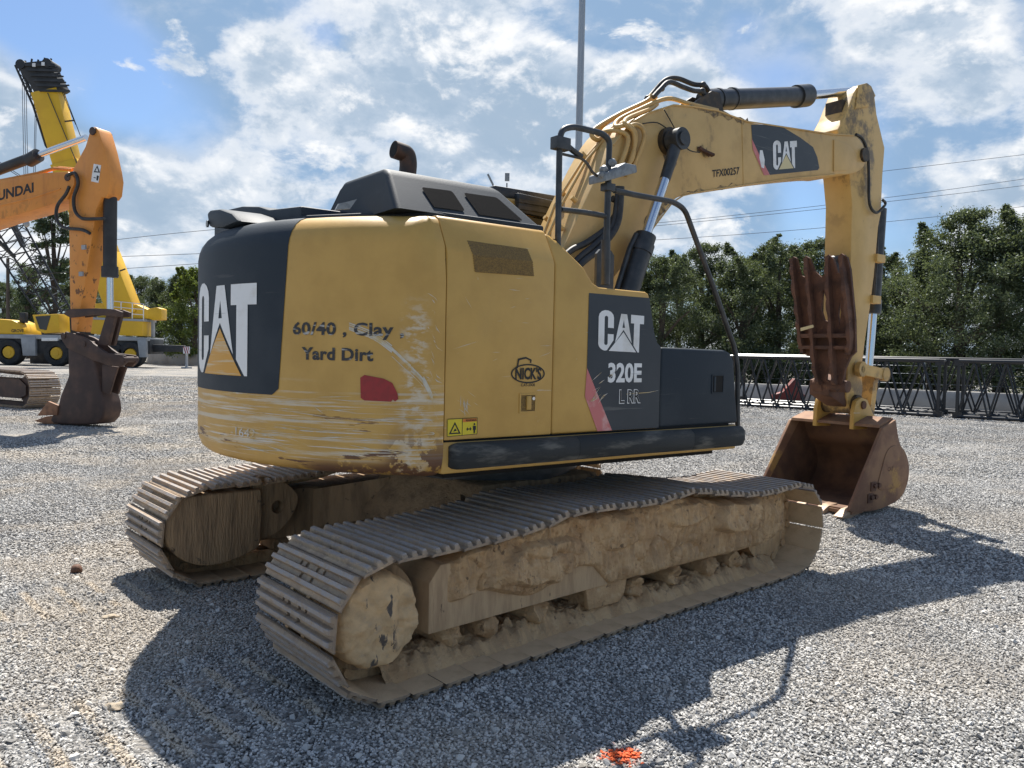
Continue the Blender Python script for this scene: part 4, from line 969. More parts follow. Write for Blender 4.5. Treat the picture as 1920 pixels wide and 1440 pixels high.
# plate edge line, broken lamp bracket, grease patch and pin boss
bm = new(); e1 = [(2.660,3.908),(2.715,3.309)]; tube(bm, [(e1[0][0], -BH, e1[0][1]), (e1[1][0], -BH, e1[1][1])], .006, 6); obj('butt_weld', bm, 'boom', BM)
bm = new(); lb = [(2.052,-0.250,3.539),(2.125,-0.250,3.523),(2.186,-0.250,3.491)]
tube(bm, [Vector(p) for p in lb], .014, 6); bar(bm, Vector(lb[0]) + Vector((0, .03, 0)), Vector(lb[2]) + Vector((.02, -.03, 0)), .05, .02); obj('lamp_bracket', bm, 'rust', BM)
pb = [(1.644,-0.230,3.522),(1.882,-0.230,3.583),(4.770,-0.230,3.895)]
M['grease'] = material('grease_stain', (.028, .021, .014), .6, 0, (.10, .062, .025), 14, .42, .75)
bm = new()
rod(bm, (pb[0][0], -BH, pb[0][2]), (pb[0][0], -BH - .05, pb[0][2]), .115, seg=28); obj('cylinder_boss', bm, 'grease', BM)
bm = new(); rod(bm, (4.80, -BH - .03, 3.935), (4.80, BH + .03, 3.935), .075, seg=24); obj('tip_pin', bm, 'grease', BM)
bm = new(); tb = [(4.194,3.994),(4.483,3.989),(4.638,3.913),(4.644,3.828),(4.450,3.712),(4.215,3.665)]; prism(bm, tb, -BH - .014, -BH, bev=.004); obj('boss_plate', bm, 'boom', BM)
bm = new(); rg = random.Random(8)
def ragged(pts, j=.012): return [(a + rg.gauss(0, j), b + rg.gauss(0, j)) for a, b in [(p.x, p.z) for p in spline([(x, 0, z) for x, z in pts], 5, closed=True)]]
for q in ([(1.946,3.877),(2.303,3.911),(2.716,3.909),(2.702,3.872),(2.481,3.869),(2.267,3.866),(2.061,3.868)], [(1.550,3.524),(1.640,3.612),(1.762,3.616),(1.820,3.544),(1.772,3.389),(1.695,3.258),(1.630,3.366)], [(1.881,3.110),(2.079,3.165),(2.449,3.251),(2.667,3.307),(2.298,3.225),(2.007,3.155)], [(2.034,3.516),(2.089,3.582),(2.148,3.564),(2.209,3.517),(2.152,3.489)], [(1.432,2.887),(1.597,3.044),(1.679,3.009),(1.513,2.807),(1.387,2.703)]):
    sheet(bm, ragged(q), BS(.0015))
M['stain'] = material('oil_stain', (.10, .065, .03), .6, 0, (.36, .23, .085), 22, .40, .60)
obj('oil_stains', bm, 'stain', BM)['kind'] = 'stuff'
# hydraulic lines over the boom
lines = [[(1.416,0.050,3.382),(1.269,0.050,3.530),(1.019,-0.020,3.471),(0.999,0.000,3.546),(1.289,0.000,3.735),(1.622,0.000,3.916),(1.687,0.000,3.985)],
         [(1.051,-0.260,3.189),(1.141,-0.270,3.443),(1.079,-0.220,3.511),(1.074,-0.100,3.535),(1.094,0.050,3.543),(1.183,0.050,3.649),(1.478,0.050,3.825),(1.795,0.050,4.001)],
         [(1.116,-0.270,3.146),(1.228,-0.270,3.458),(1.160,-0.260,3.560),(1.067,-0.200,3.547),(1.193,-0.100,3.649),(1.442,-0.100,3.787),(1.771,-0.100,3.946),(2.030,-0.120,3.953),(2.439,-0.120,3.973)],
         [(1.100,-0.260,3.197),(1.196,-0.270,3.305),(1.201,-0.270,3.505),(1.110,-0.260,3.564),(1.205,-0.200,3.643),(1.539,-0.120,3.802),(1.651,-0.100,3.875)],
         [(1.221,-0.260,3.242),(1.311,-0.280,3.462),(1.295,-0.280,3.555),(1.233,-0.260,3.583),(1.168,-0.240,3.557)]]
bm = new()
for q in lines: tube(bm, spline(q, 5), .020, 8)
obj('hydraulic_pipe', bm, 'boom', BM, smooth=60)
bm = new()
for q in [[(0.446,0.000,2.522),(0.618,0.020,2.883),(0.895,0.020,3.269),(1.117,0.020,3.497)], [(0.470,-0.050,2.562),(0.624,-0.040,2.855),(0.899,-0.040,3.281),(1.085,-0.040,3.479)]]:
    tube(bm, q, .013, 8)
for q in [(0.632,0.100,2.766),(0.786,0.100,3.004),(0.833,-0.100,3.281),(0.578,-0.140,2.668),(0.696,-0.150,2.900)]: rod(bm, q, (q[0] - .05, q[1], q[2] + .03), .02, seg=8)
obj('grease_line', bm, 'boom', BM, smooth=60)
bm = new()
for q in [[(0.949,-0.300,2.938),(1.023,-0.300,2.892),(0.910,-0.300,2.709),(0.685,-0.300,2.559),(0.522,-0.300,2.481),(0.365,-0.300,2.345)], [(0.988,-0.330,3.032),(0.939,-0.330,2.730),(0.771,-0.330,2.564),(0.606,-0.330,2.445),(0.447,-0.330,2.309)], [(0.988,-0.360,3.027),(0.957,-0.360,2.728),(0.773,-0.360,2.520),(0.608,-0.360,2.402),(0.475,-0.360,2.289)]]:
    tube(bm, spline(q, 6), .026, 10)
obj('hydraulic_hose', bm, 'hose', BM, smooth=60)
bm = new()
for q in [[(1.694,0.050,3.966),(1.779,0.050,4.054),(1.881,0.020,4.163),(2.014,0.000,4.202),(2.210,-0.020,4.188),(2.324,-0.050,4.195),(2.386,-0.050,4.160)], [(1.602,-0.100,3.924),(1.686,-0.100,4.006),(1.799,-0.100,4.095),(1.975,-0.100,4.092),(2.120,-0.100,4.090),(2.230,-0.100,4.104),(2.284,-0.100,4.067)]]:
    tube(bm, spline(q, 6), .022, 10)
for q in [(1.694,0.050,3.966),(1.840,0.030,4.086),(2.309,-0.050,4.192),(2.237,-0.100,4.106)]: lump(bm, q, .035, q[0], 2, amp=.15)
obj('hydraulic_hose', bm, 'hose', BM, smooth=60)
# wire hanging between the clips
bm = new(); tube(bm, spline([(1.314,-0.260,3.607),(1.486,-0.260,3.648),(1.640,-0.260,3.610),(1.709,-0.260,3.578)], 5), .005, 6); tube(bm, spline([(1.555,-0.270,3.771),(1.674,-0.270,3.659),(1.703,-0.270,3.620)], 4), .005, 6); tube(bm, spline([(1.817,-0.270,3.513),(1.909,-0.270,3.483),(2.030,-0.270,3.489)], 4), .005, 6); obj('loose_wire', bm, 'ink', BM)
# ---- boom cylinders either side
def boom_cyl(y, nm='boom_cylinder'):
    k = -.36
    p = [(1.631,-0.360,3.512),(1.483,-0.360,3.120),(1.289,-0.360,2.692),(1.237,-0.360,2.578),(1.110,-0.360,2.187)]
    q = [Vector((a[0], y, a[2])) for a in p]; d = (q[4] - q[0]).normalized()
    bm = new(); rod(bm, q[2] + d * .02, q[2] + d * .10, .088, seg=24); rod(bm, q[2] + d * .10, q[2] + d * .18, .098, seg=24); rod(bm, q[2] + d * .18, q[2] + d * .95, .090, seg=24)
    C_ = obj(nm, bm, 'tube', EX, PSI)
    bm = new(); rod(bm, q[0] + d * .30, q[2] + d * .05, .042, seg=20); obj('rod', bm, 'chrome', C_)
    bm = new(); rod(bm, q[0] + d * .02, q[0] + d * .38, .055, .046, seg=18); rod(bm, q[0] + Vector((0, -.065, 0)), q[0] + Vector((0, .065, 0)), .092, seg=24); rod(bm, q[0] + Vector((0, -.085, 0)), q[0] + Vector((0, -.02, 0)), .058, seg=18); obj('rod_eye', bm, 'tube', C_)
    bm = new(); s_ = Vector((d.z, 0, -d.x)); tube(bm, [q[2] + d * .06 + s_ * .10, q[2] + d * .2 + s_ * .125, q[2] + d * .9 + s_ * .12], .022, 8); obj('oil_pipe', bm, 'tube', C_)
    return C_
boom_cyl(-.36); boom_cyl(.36)
# ---- stick cylinder on top of the boom
sc_ = [(2.451,0.000,4.097),(2.986,0.000,4.213),(3.864,0.000,4.429),(4.046,0.000,4.478),(5.021,0.000,4.731)]
q = [Vector(p) for p in sc_]; d = (q[4] - q[0]).normalized()
bm = new(); rod(bm, q[0], q[2], .098, seg=26); rod(bm, q[2] - d * .02, q[3], .116, seg=26); rod(bm, q[0] - d * .06, q[0] + d * .10, .104, seg=20)
for k in (.12, .34): rod(bm, q[0] + d * k, q[0] + d * (k + .03), .107, seg=20)
SCY = obj('stick_cylinder', bm, 'tube', EX, PSI)
bm = new(); rod(bm, q[3] - d * .02, q[4] + d * .05, .048, seg=20); obj('rod', bm, 'chrome', SCY)
bm = new(); 
for y in (-.13, .10): prism(bm, [(2.068,3.937),(2.160,4.013),(2.341,4.128),(2.456,4.133),(2.518,3.979)], y, y + .03)
obj('cylinder_mount', bm, 'grease', SCY)
# ---- stick
SH = .16
st = [(4.731,4.664),(4.923,4.758),(5.014,4.743),(5.112,4.658)] + [(5.173,4.463),(5.374,4.122),(5.351,3.803),(5.348,3.378),(5.300,3.220),(5.248,2.657),(5.184,2.270),(5.107,1.904),(5.060,1.600),(5.100,1.358),(5.068,1.164),(4.871,1.084)] + [(4.84, 1.13), (4.76, 1.28), (4.775, 1.6), (4.742, 2.9), (4.73, 3.4), (4.66, 3.70), (4.60, 3.85), (4.40, 4.10), (4.39, 4.15), (4.50, 4.29), (4.53, 4.33)] + [(4.68, 4.60)]
bm = new(); prism(bm, st, -SH, SH, bev=.010); STK = obj('stick', bm, 'stick', EX, PSI)
bm = new(); ed = [(4.822,4.306),(5.007,4.224)]
for q2 in ([(4.704,4.428),(4.986,4.514),(5.112,4.658),(5.014,4.743),(4.923,4.758),(4.750,4.697)],):
    prism(bm, q2, -SH - .012, -SH, bev=.004); prism(bm, q2, SH, SH + .012, bev=.004)
obj('lug_plate', bm, 'stick', STK)
bm = new(); box(bm, 4.56, 4.64, -.10, .10, 4.30, 4.52); obj('greased_recess', bm, 'grease', STK)
bm = new(); tube(bm, spline([(4.686,-0.200,4.145),(4.830,-0.200,4.114),(4.941,-0.200,3.969),(4.980,-0.200,3.740),(5.013,-0.200,3.450),(5.134,-0.200,3.358),(5.248,-0.200,3.391),(5.359,-0.200,3.483),(5.297,-0.200,3.517)], 6), .016, 8); obj('hydraulic_hose', bm, 'hose', STK, smooth=60)
bm = new()
for yy in (-.06, .0): tube(bm, [(5.405,-0.100,3.485),(5.408,-0.100,2.963),(5.390,-0.100,2.406)] if yy < 0 else [(5.577,-0.020,3.518),(5.592,-0.020,2.988),(5.586,-0.020,2.421)], .013, 8)
obj('oil_pipe', bm, 'tube', STK)
bm = new()
for q2 in [(5.310,-0.100,2.856),(5.251,-0.100,2.380)]: box(bm, q2[0] - .06, q2[0] + .12, -.19, -.10, q2[2] - .04, q2[2] + .05, .005)
obj('pipe_bracket', bm, 'stick', STK)
# bucket cylinder down the back of the stick
q = [Vector(p) for p in [(5.617,0.000,3.482),(5.551,0.000,2.244),(5.483,0.000,2.190),(5.502,0.000,1.599)]]; d = (q[1] - q[0]).normalized()
bm = new(); rod(bm, q[0], q[1], .075, seg=22); rod(bm, q[1] - d * .16, q[1], .088, seg=22); BC = obj('bucket_cylinder', bm, 'tube', EX, PSI)
bm = new(); rod(bm, q[1], q[3], .045, seg=18); obj('rod', bm, 'chrome', BC)
# links
la = [(4.932,-0.200,1.589),(5.447,-0.200,1.530),(5.309,-0.200,0.988),(4.971,-0.200,1.199)]
bm = new(); 
for y0 in (-.24, .19):
    bar(bm, (la[0][0], y0 + .02, la[0][2]), (la[1][0], y0 + .02, la[1][2]), .045, .12, up=(0, 0, 1))
    rod(bm, (la[0][0], y0 - .01, la[0][2]), (la[0][0], y0 + .05, la[0][2]), .085, seg=20); rod(bm, (la[1][0], y0 - .01, la[1][2]), (la[1][0], y0 + .05, la[1][2]), .08, seg=20)
LK = obj('idler_link', bm, 'stick', EX, PSI)
bm = new(); rod(bm, (la[1][0], -.22, la[1][2]), (la[1][0], .22, la[1][2]), .04, seg=14); rod(bm, (la[0][0], -.25, la[0][2]), (la[0][0], .25, la[0][2]), .04, seg=14); obj('link_pin', bm, 'grease', LK)
bm = new(); bar(bm, (la[1][0], 0, la[1][2]), (la[2][0] + .05, 0, la[2][2] + .0), .26, .10); rod(bm, (la[1][0], -.14, la[1][2]), (la[1][0], .14, la[1][2]), .075, seg=18); obj('power_link', bm, 'stick', EX, PSI)
# ---- bucket
bs = [(5.057,1.045),(5.159,0.788),(5.311,0.660),(5.399,0.475),(5.354,0.285),(5.175,0.146),(4.735,0.084),(4.379,0.098),(4.254,0.100),(4.170,0.131),(4.780,0.962)]
BW = .575
# right and left cheek plates, wrapper shell, lip
shell = bs[:9]
bm = new(); NS = len(shell)
fine = [(p.x, p.z) for p in spline([(a, 0, b) for a, b in shell], 5)]
inn = []
for i, (a, b) in enumerate(fine):
    pa = Vector(fine[max(0, i - 1)]); pb = Vector(fine[min(len(fine) - 1, i + 1)]); tn = (pb - pa).normalized(); n_ = Vector((-tn.y, tn.x))
    if (Vector((4.75, .5)) - Vector((a, b))).dot(n_) < 0: n_ = -n_
    inn.append((a + n_.x * .03, b + n_.y * .03))
plate_poly = fine + inn[::-1]
prism(bm, plate_poly, -BW + .03, BW - .03)
BK = obj('bucket', bm, ['bucket'], EX, PSI)
for y0, y1 in ((-BW, -BW + .035), (BW - .035, BW)):
    bm = new(); prism(bm, fine + [bs[9], bs[10]], y0, y1, bev=.006); obj('cheek_plate', bm, 'bucket', BK)
bm = new(); prism(bm, [(p.x, p.z) for p in spline([(a, 0, b) for a, b in [(5.083,0.763),(5.267,0.664),(5.354,0.479),(5.306,0.333),(5.097,0.291),(4.733,0.311),(4.783,0.520),(4.892,0.715)]], 4, closed=True)], -BW - .010, -BW + .002, bev=.004); obj('wear_plate', bm, 'bucket', BK)
wl = [(4.898,0.488),(5.021,0.526)]
bm = new(); lettering(bm, 'CAT', wl[0][0], wl[1][0], wl[0][1] - .0, wl[1][1] + .01, lambda a, b: (a, -BW - .0125, b), .03); obj('embossed_mark', bm, 'rust', BK)
for zq in [(4.664,-0.585,0.345),(4.608,-0.585,0.224)]:
    bm = new(); box(bm, zq[0] - .09, zq[0] + .01, -BW - .012, -BW, zq[2] - .05, zq[2] + .05, .004)
    for dx in (-.03, .05): rod(bm, (zq[0] + dx, -BW, zq[2] + .01), (zq[0] + dx, -BW - .035, zq[2] + .01), .028, seg=6)
    obj('side_cutter_bolt', bm, 'rust', BK)
# rusty inner skin; shade of the hollow is put into its darker colour
bm = new(); ii = [(a - .002, b) for a, b in inn]
vsa = [[bm.verts.new((a + .004 * 0, y, b)) for a, b in [(x + (4.75 - x) * .004, z + (.5 - z) * .004) for x, z in ii]] for y in (-BW + .037, BW - .037)]
for i in range(len(ii) - 1): bm.faces.new([vsa[0][i], vsa[0][i + 1], vsa[1][i + 1], vsa[1][i]])
bm.faces.new(vsa[0]); bm.faces.new(vsa[1][::-1])
obj('inside_skin', bm, 'bucket_in', BK)
# top plate and hinge ears
tl = bs[10]; tr_ = bs[0]
bm = new(); prism(bm, [(tl[0], tl[1]), (tl[0] + .01, tl[1] + .03), (tr_[0], tr_[1] + .02), (tr_[0], tr_[1] - .02)], -BW + .036, BW - .036); obj('top_plate', bm, 'bucket', BK)
ear = [(4.767,0.920),(4.774,1.127),(4.811,1.233),(4.919,1.273),(5.046,1.241),(5.172,1.086),(5.367,0.988),(5.349,0.908)]
for y0 in (-.25, .20):
    bm = new(); prism(bm, ear, y0, y0 + .05, bev=.006); HE = obj('hinge_ear', bm, 'yellow', BK)
    for (ex_, ez_) in [(4.948,1.188),(5.285,0.978)]:
        bm = new(); rod(bm, (ex_, y0 - .02, ez_), (ex_, y0 + .07, ez_), .045, seg=16); obj('pin', bm, 'rust', HE)
pinp = [(4.948,1.188),(5.285,0.978)]
bm = new(); rod(bm, (pinp[0][0], -.2, pinp[0][1]), (pinp[0][0], .2, pinp[0][1]), .11, seg=22); obj('stick_boss', bm, 'grease', STK)
bm = new(); rod(bm, (pinp[1][0], -.2, pinp[1][1]), (pinp[1][0], .2, pinp[1][1]), .06, seg=18); obj('link_bush', bm, 'steelbright', BK)
# teeth
fx, fz = bs[8]
for yy in (-.50, -.25, 0, .25, .50):
    bm = new(); p_ = [(fx + .16, fz + .045), (fx + .16, fz - .03), (fx - .02, fz - .06), (fx - .16, fz - .045), (fx - .16, fz - .032), (fx - .02, fz + .03)]
    va, vb = prism(bm, p_, yy - .055, yy + .055, bev=.008); obj('tooth', bm, 'steelbright', BK)
bm = new(); box(bm, fx - .02, fx + .2, -BW + .01, BW - .01, fz - .02, fz + .015); obj('cutting_edge', bm, 'bucket', BK)
# ---- thumb folded up against the stick
TX = 4.44
def tpl(pts): return pts
th = [(0.394,2.795),(0.362,2.847),(0.320,2.825),(0.258,2.629),(0.204,2.602),(0.230,2.770),(0.207,2.839),(0.153,2.811),(0.088,2.665),(0.001,2.589),(-0.055,2.632),(-0.029,2.796),(-0.072,2.833),(-0.131,2.776),(-0.187,2.623),(-0.218,2.620),(-0.186,2.794),(-0.222,2.831),(-0.291,2.786),(-0.332,2.652),(-0.407,2.112),(-0.427,1.773),(-0.375,1.727),(-0.319,1.601),(-0.279,1.370),(-0.237,1.339),(-0.186,1.377),(-0.180,1.539),(-0.138,1.631),(-0.104,1.537),(-0.098,1.373),(-0.034,1.382),(0.024,1.533),(0.110,1.720),(0.197,1.743),(0.221,2.006),(0.258,2.276)]
h1 = [(-0.024,2.453),(-0.058,2.376),(-0.117,2.176),(-0.095,2.101),(-0.050,2.120),(-0.006,2.238)]
h2 = [(0.114,2.330),(0.084,2.241),(0.087,2.146),(0.123,2.230)]
h3 = [(-0.224,2.317),(-0.247,2.202),(-0.234,2.047),(-0.211,2.174)]
bm = new(); plate(bm, th, TX, TX + .035, [h1, h2, h3], mp=lambda a, y, b: (y, a, b)); TH = obj('thumb', bm, 'rust', EX, PSI)
def rib(pl, w=.017, name='tine'):
    bm = new(); ring = []
    n = 26; dn = spline([(TX, a, b) for a, b in pl], 6); L_ = len(dn)
    for i, p in enumerate(dn):
        v = i / (L_ - 1); dep = .012 + .045 * min(1, v * 3) - .03 * max(0, v - .8) / .2; tooth = .014 * ((i % 4) < 2)
        fr = Vector((p.x - .02 - dep - tooth * (v > .12), p.y, p.z)); bk = Vector((p.x + .035, p.y, p.z))
        s_ = Vector((0, w, 0)) * (1 + .35 * (tooth > 0))
        ring.append([bm.verts.new(x) for x in (fr - s_, fr + s_, bk + s_, bk - s_)])
    for a, b in zip(ring, ring[1:]):
        for j in range(4): bm.faces.new([a[j], b[j], b[(j + 1) % 4], a[(j + 1) % 4]])
    bm.faces.new(ring[0]); bm.faces.new(ring[-1][::-1])
    return obj(name, bm, 'rust', TH, smooth=20)
rib([(0.368,2.823),(0.318,2.609),(0.250,2.246),(0.214,2.006),(0.177,1.755)]); rib([(0.192,2.814),(0.144,2.598),(0.078,2.240),(0.044,1.886),(0.007,1.592),(-0.033,1.405)])
rib([(-0.067,2.810),(-0.101,2.582),(-0.138,2.291),(-0.179,1.886),(-0.202,1.598),(-0.222,1.414)]); rib([(-0.229,2.802),(-0.287,2.570),(-0.349,2.227),(-0.386,1.886),(-0.356,1.744)])
bm = new(); cb_ = [(0.219,1.958),(-0.397,1.932)]; box(bm, TX - .075, TX, cb_[1][0], cb_[0][0], cb_[0][1] - .035, cb_[0][1] + .01, .006); box(bm, TX - .06, TX, cb_[1][0], cb_[0][0], cb_[0][1] - .16, cb_[0][1] - .12, .006); obj('cross_rib', bm, 'rust', TH)
tp_ = [(4.500,0.069,1.400),(4.500,-0.324,1.372)]
bm = new(); rod(bm, (4.50, tp_[0][1] + .02, tp_[0][2]), (4.50, tp_[1][1], tp_[0][2]), .065, seg=20); rod(bm, (4.50, -.06, tp_[0][2]), (4.50, .06, tp_[0][2]), .085, seg=20); obj('thumb_pin', bm, 'rust', TH)
bm = new(); prism(bm, [(4.44, tp_[0][2] + .06), (4.44, tp_[0][2] - .10), (4.80, 1.16), (4.80, 1.55)], -.14, .10, bev=.01); obj('thumb_mount', bm, 'rust', STK)
bm = new(); bx = [(0.125,2.029),(-0.023,2.062),(-0.031,2.033),(0.123,1.994)]; prism(bm, bx, 4.27, 4.28, mp=lambda a, y, b: (y, a, b)); obj('pale_strap', bm, 'cream', TH)
bm = new(); rod(bm, (4.66, .06, 2.80), (4.66, -.14, 2.80), .045, seg=16); rod(bm, (4.66, -.04, 2.80), (4.62, -.04, 2.1), .045, seg=16); obj('thumb_cylinder', bm, 'tube', TH)

# ------------------------------------------------------------------ orange excavator at the left
HA = -20.0; HX, HY = -9.0, 16.48
HYE = empty('excavator', (HX, HY, 0), R(HA))
tag(HYE, 'orange tracked excavator at the left edge with its dark brown bucket resting on the gravel', 'excavator')
HB = .26
bo = [(-4.117,4.749),(-2.941,5.016),(-1.977,5.124),(-0.704,5.207),(-0.041,5.190),(0.133,5.062),(0.133,4.934),(-0.070,4.631),(-1.052,4.446),(-1.981,4.293),(-2.948,4.100),(-4.126,3.810)]
bm = new(); prism(bm, bo, -HB, HB, bev=.012); hb_ = obj('boom', bm, 'hyorange', HYE)
kl = [(-2.946,4.352),(-1.979,4.585),(-1.051,4.699),(-0.231,4.855)]
bm = new(); tube(bm, [(a, -HB - .001, b) for a, b in kl], .02, 6); obj('plate_edge', bm, 'hyorange', hb_)
bm = new(); tq = quadmap([(-2.473,4.630),(-0.990,4.817),(-0.990,5.026),(-2.471,4.856)]); lettering(bm, 'HYUNDAI', 0, 1, 0, 1, lambda u, v: (tq(u, v)[0], -HB - .004, tq(u, v)[1]), .03, shear=0.0); obj('boom_lettering', bm, 'ink', hb_)
bm = new()
for dz, y in ((0, -.12), (.04, 0.0)): tube(bm, [(a, y, b + dz) for a, b in [(-2.940,5.096),(-1.977,5.169),(-1.050,5.249),(-0.599,5.321),(-0.084,5.257)]], .03, 8)
obj('hydraulic_pipe', bm, 'hyorange', hb_)
bm = new(); c_ = [(-0.041,5.072)][0]; rod(bm, (c_[0], -HB - .02, c_[1]), (c_[0], HB, c_[1]), .075, seg=18); obj('tip_pin', bm, 'hydark', hb_)
cy = [(-3.291,5.225),(-1.176,5.658),(0.166,5.928)]
bm = new(); rod(bm, (cy[0][0], 0, cy[0][1]), (cy[1][0], 0, cy[1][1]), .11, seg=20); rod(bm, (cy[1][0] - .28, 0, cy[1][1] - .1), (cy[1][0], 0, cy[1][1]), .14, seg=20); hc = obj('stick_cylinder', bm, 'cranedark', HYE)
bm = new(); rod(bm, (cy[1][0], 0, cy[1][1]), (cy[2][0], 0, cy[2][1]), .065, seg=16); obj('rod', bm, 'chrome', hc)
sb = [(0.433,5.843),(0.490,5.998),(0.589,6.065),(0.659,6.038),(0.716,5.960),(0.856,5.581),(0.968,5.205),(1.011,4.992),(0.969,4.710),(0.886,4.629),(0.788,4.645),(0.647,4.407),(0.591,4.111),(0.421,3.258),(0.249,2.505),(0.133,1.939),(-0.013,1.971),(-0.056,2.614),(-0.071,3.484),(-0.085,4.654),(-0.055,4.922),(0.032,5.251),(0.362,5.678)]
SB = .20
bm = new(); prism(bm, sb, -SB, SB - .05, bev=.012); hs = obj('stick', bm, 'hyorange', HYE)
bm = new(); sheet(bm, [(0.590,5.323),(0.787,5.280),(0.717,4.934),(0.519,4.977)], lambda a, b: (a, -SB - .004, b)); ws = obj('warning_label', bm, 'white', hs)
bm = new(); sheet(bm, [(0.590,5.154),(0.759,5.133),(0.688,5.286)], lambda a, b: (a, -SB - .006, b), [[(0.632,5.172),(0.717,5.157),(0.681,5.244)]]); sheet(bm, [(0.675,5.085),(0.731,5.071),(0.703,4.978),(0.661,4.990)], lambda a, b: (a, -SB - .006, b)); sheet(bm, [(0.590,5.058),(0.647,5.044),(0.647,5.028),(0.590,5.042)], lambda a, b: (a, -SB - .006, b)); obj('pictogram', bm, 'ink', ws)
bm = new()
for q2 in ([(-0.041,5.104),(0.162,5.146),(0.248,4.927),(0.133,4.665),(0.162,4.395),(0.306,4.250),(0.492,4.210),(0.957,4.203)], [(0.017,4.886),(-0.085,4.729),(-0.304,4.523),(-0.349,4.308),(-0.275,4.142),(-0.085,4.048),(0.349,4.001),(0.563,3.919)]): tube(bm, spline([(a, -SB - .07, b) for a, b in q2], 5), .034, 8)
obj('hydraulic_hose', bm, 'hose', hs, smooth=60)
bm = new()
for q2 in [(0.349,3.647),(0.277,3.110)]: box(bm, q2[0] - .05, q2[0] + .05, -SB - .04, -SB, q2[1] - .04, q2[1] + .05)
obj('lifting_lug', bm, 'cranegrey', hs)
bm = new(); rod(bm, (*[[(0.575,5.971)][0][0], -SB - .03], [(0.575,5.971)][0][1]), (*[[(0.575,5.971)][0][0], SB], [(0.575,5.971)][0][1]), .08, seg=16); obj('cylinder_pin', bm, 'hydark', hs)
bc = [(0.812,4.874),(0.802,3.279),(0.802,3.062),(0.811,2.390)]
bm = new(); rod(bm, (bc[0][0], 0, bc[0][1]), (bc[2][0], 0, bc[2][1]), .13, seg=20); rod(bm, (bc[1][0], 0, bc[1][1]), (bc[2][0], 0, bc[2][1]), .16, seg=20); hbc = obj('bucket_cylinder', bm, 'cranedark', HYE)
bm = new(); rod(bm, (bc[2][0], 0, bc[2][1]), (bc[3][0], 0, bc[3][1]), .065, seg=16); obj('rod', bm, 'chrome', hbc)
bm = new()
for y in (-.26, -.06): prism(bm, [(-0.189,2.308),(-0.013,2.396),(0.707,2.418),(1.197,2.397),(1.391,2.344),(1.377,2.249),(1.198,2.248),(0.707,2.289),(0.278,2.245),(0.017,2.222)], y, y + .05, bev=.008)
for y in (-.22, -.08): prism(bm, [(0.932,2.268),(1.184,2.269),(0.990,1.670),(0.708,1.687)], y, y + .07, bev=.008)
obj('bucket_link', bm, 'hydark', HYE)
bk_ = [(-0.013,1.632),(0.422,1.531),(0.679,1.449),(0.793,1.107),(0.851,0.786),(0.964,0.553),(0.992,0.360),(0.936,0.207),(0.795,0.081),(0.279,0.033),(-0.398,0.021),(-0.518,0.093),(-0.279,0.414),(-0.219,0.616),(0.002,1.030)]
bm = new(); prism(bm, bk_, -.30, .15, bev=.05, seg=3); hbk = obj('bucket', bm, 'hydark', HYE)
bm = new(); prism(bm, [(-0.174,1.805),(-0.042,1.938),(0.422,1.834),(0.622,1.750),(1.060,1.522),(1.517,1.488),(1.559,1.341),(1.435,1.253),(1.060,1.286),(0.708,1.364),(-0.013,1.610)], -.32, -.26, bev=.01); prism(bm, [(-0.174,1.805),(-0.042,1.938),(0.422,1.834),(0.622,1.750),(1.060,1.522),(1.517,1.488),(1.559,1.341),(1.435,1.253),(1.060,1.286),(0.708,1.364),(-0.013,1.610)], -.06, .0, bev=.01); obj('quick_coupler', bm, 'hydark', hbk)
bm = new()
for (a, b) in [(0.465,1.694),(1.490,1.403),(-0.086,1.850)]: rod(bm, (a, -.34, b), (a, .03, b), .06, seg=14)
obj('coupler_pin', bm, 'hydark', hbk)
bm = new(); prism(bm, [(0.878,1.282),(1.297,1.249),(1.187,0.990),(1.076,0.686),(0.879,0.733)], -.26, -.22, bev=.008); obj('hinge_ear', bm, 'hydark', hbk)
bm = new(); prism(bm, [(0.878,1.282),(1.297,1.249),(1.187,0.990),(1.076,0.686),(0.879,0.733)], -.06, -.01, bev=.008); obj('hinge_ear', bm, 'hydark', hbk)
bm = new(); prism(bm, [(-0.819,0.179),(-0.517,0.493),(-0.234,0.416),(-0.264,0.216)], -.33, -.27, bev=.006); obj('side_cutter', bm, 'hyrust', hbk)
for y in (-.29, -.16, -.02):
    bm = new(); prism(bm, [(-0.972,0.060),(-0.638,0.165),(-0.279,0.215),(-0.279,0.038),(-0.608,0.010)], y, y + .12, bev=.008); obj('tooth', bm, 'hyrust', hbk)
# its track end
tpc = [(-6.858,0.291),(-5.927,0.324)]
TRX, TRY = [(-12.152,19.924)][0]
def hpath():
    r_ = .46; cx_ = 0.0; o = [(-3.5, .03), (-2.5, .03), (-1.5, .03), (-.6, .03)]
    o += [(cx_ + r_ * math.cos(R(a)), .49 + r_ * math.sin(R(a))) for a in (-85, -55, -25, 5, 35, 65, 90)]
    o += [(-.8, .96), (-1.7, .99), (-2.6, .96), (-3.5, .95), (-3.9, .75), (-4.0, .49), (-3.9, .2)]
    return spline([(x, 0, z) for x, z in o], 8, closed=True)
hl, hp = resample(hpath(), 44)
ea = R(-30 - HA)          # the undercarriage is slewed against the boom
tl_ = Matrix.Rotation(-R(HA), 4, 'Z') @ Matrix.Translation((TRX - HX, TRY - HY, 0))
tl_ = Matrix.Translation((tl_.translation.x, tl_.translation.y, 0)) @ Matrix.Rotation(ea, 4, 'Z') @ Matrix.Translation((-.50, .42, 0))
bm = new()
for a, b in hl:
    d = (b - a).normalized(); n = Vector((-d.z, 0, d.x))
    for s_ in (-.1, .1): bar(bm, a + n * .06 + Vector((0, s_, 0)), b + n * .06 + Vector((0, s_, 0)), .04, .1, up=n)
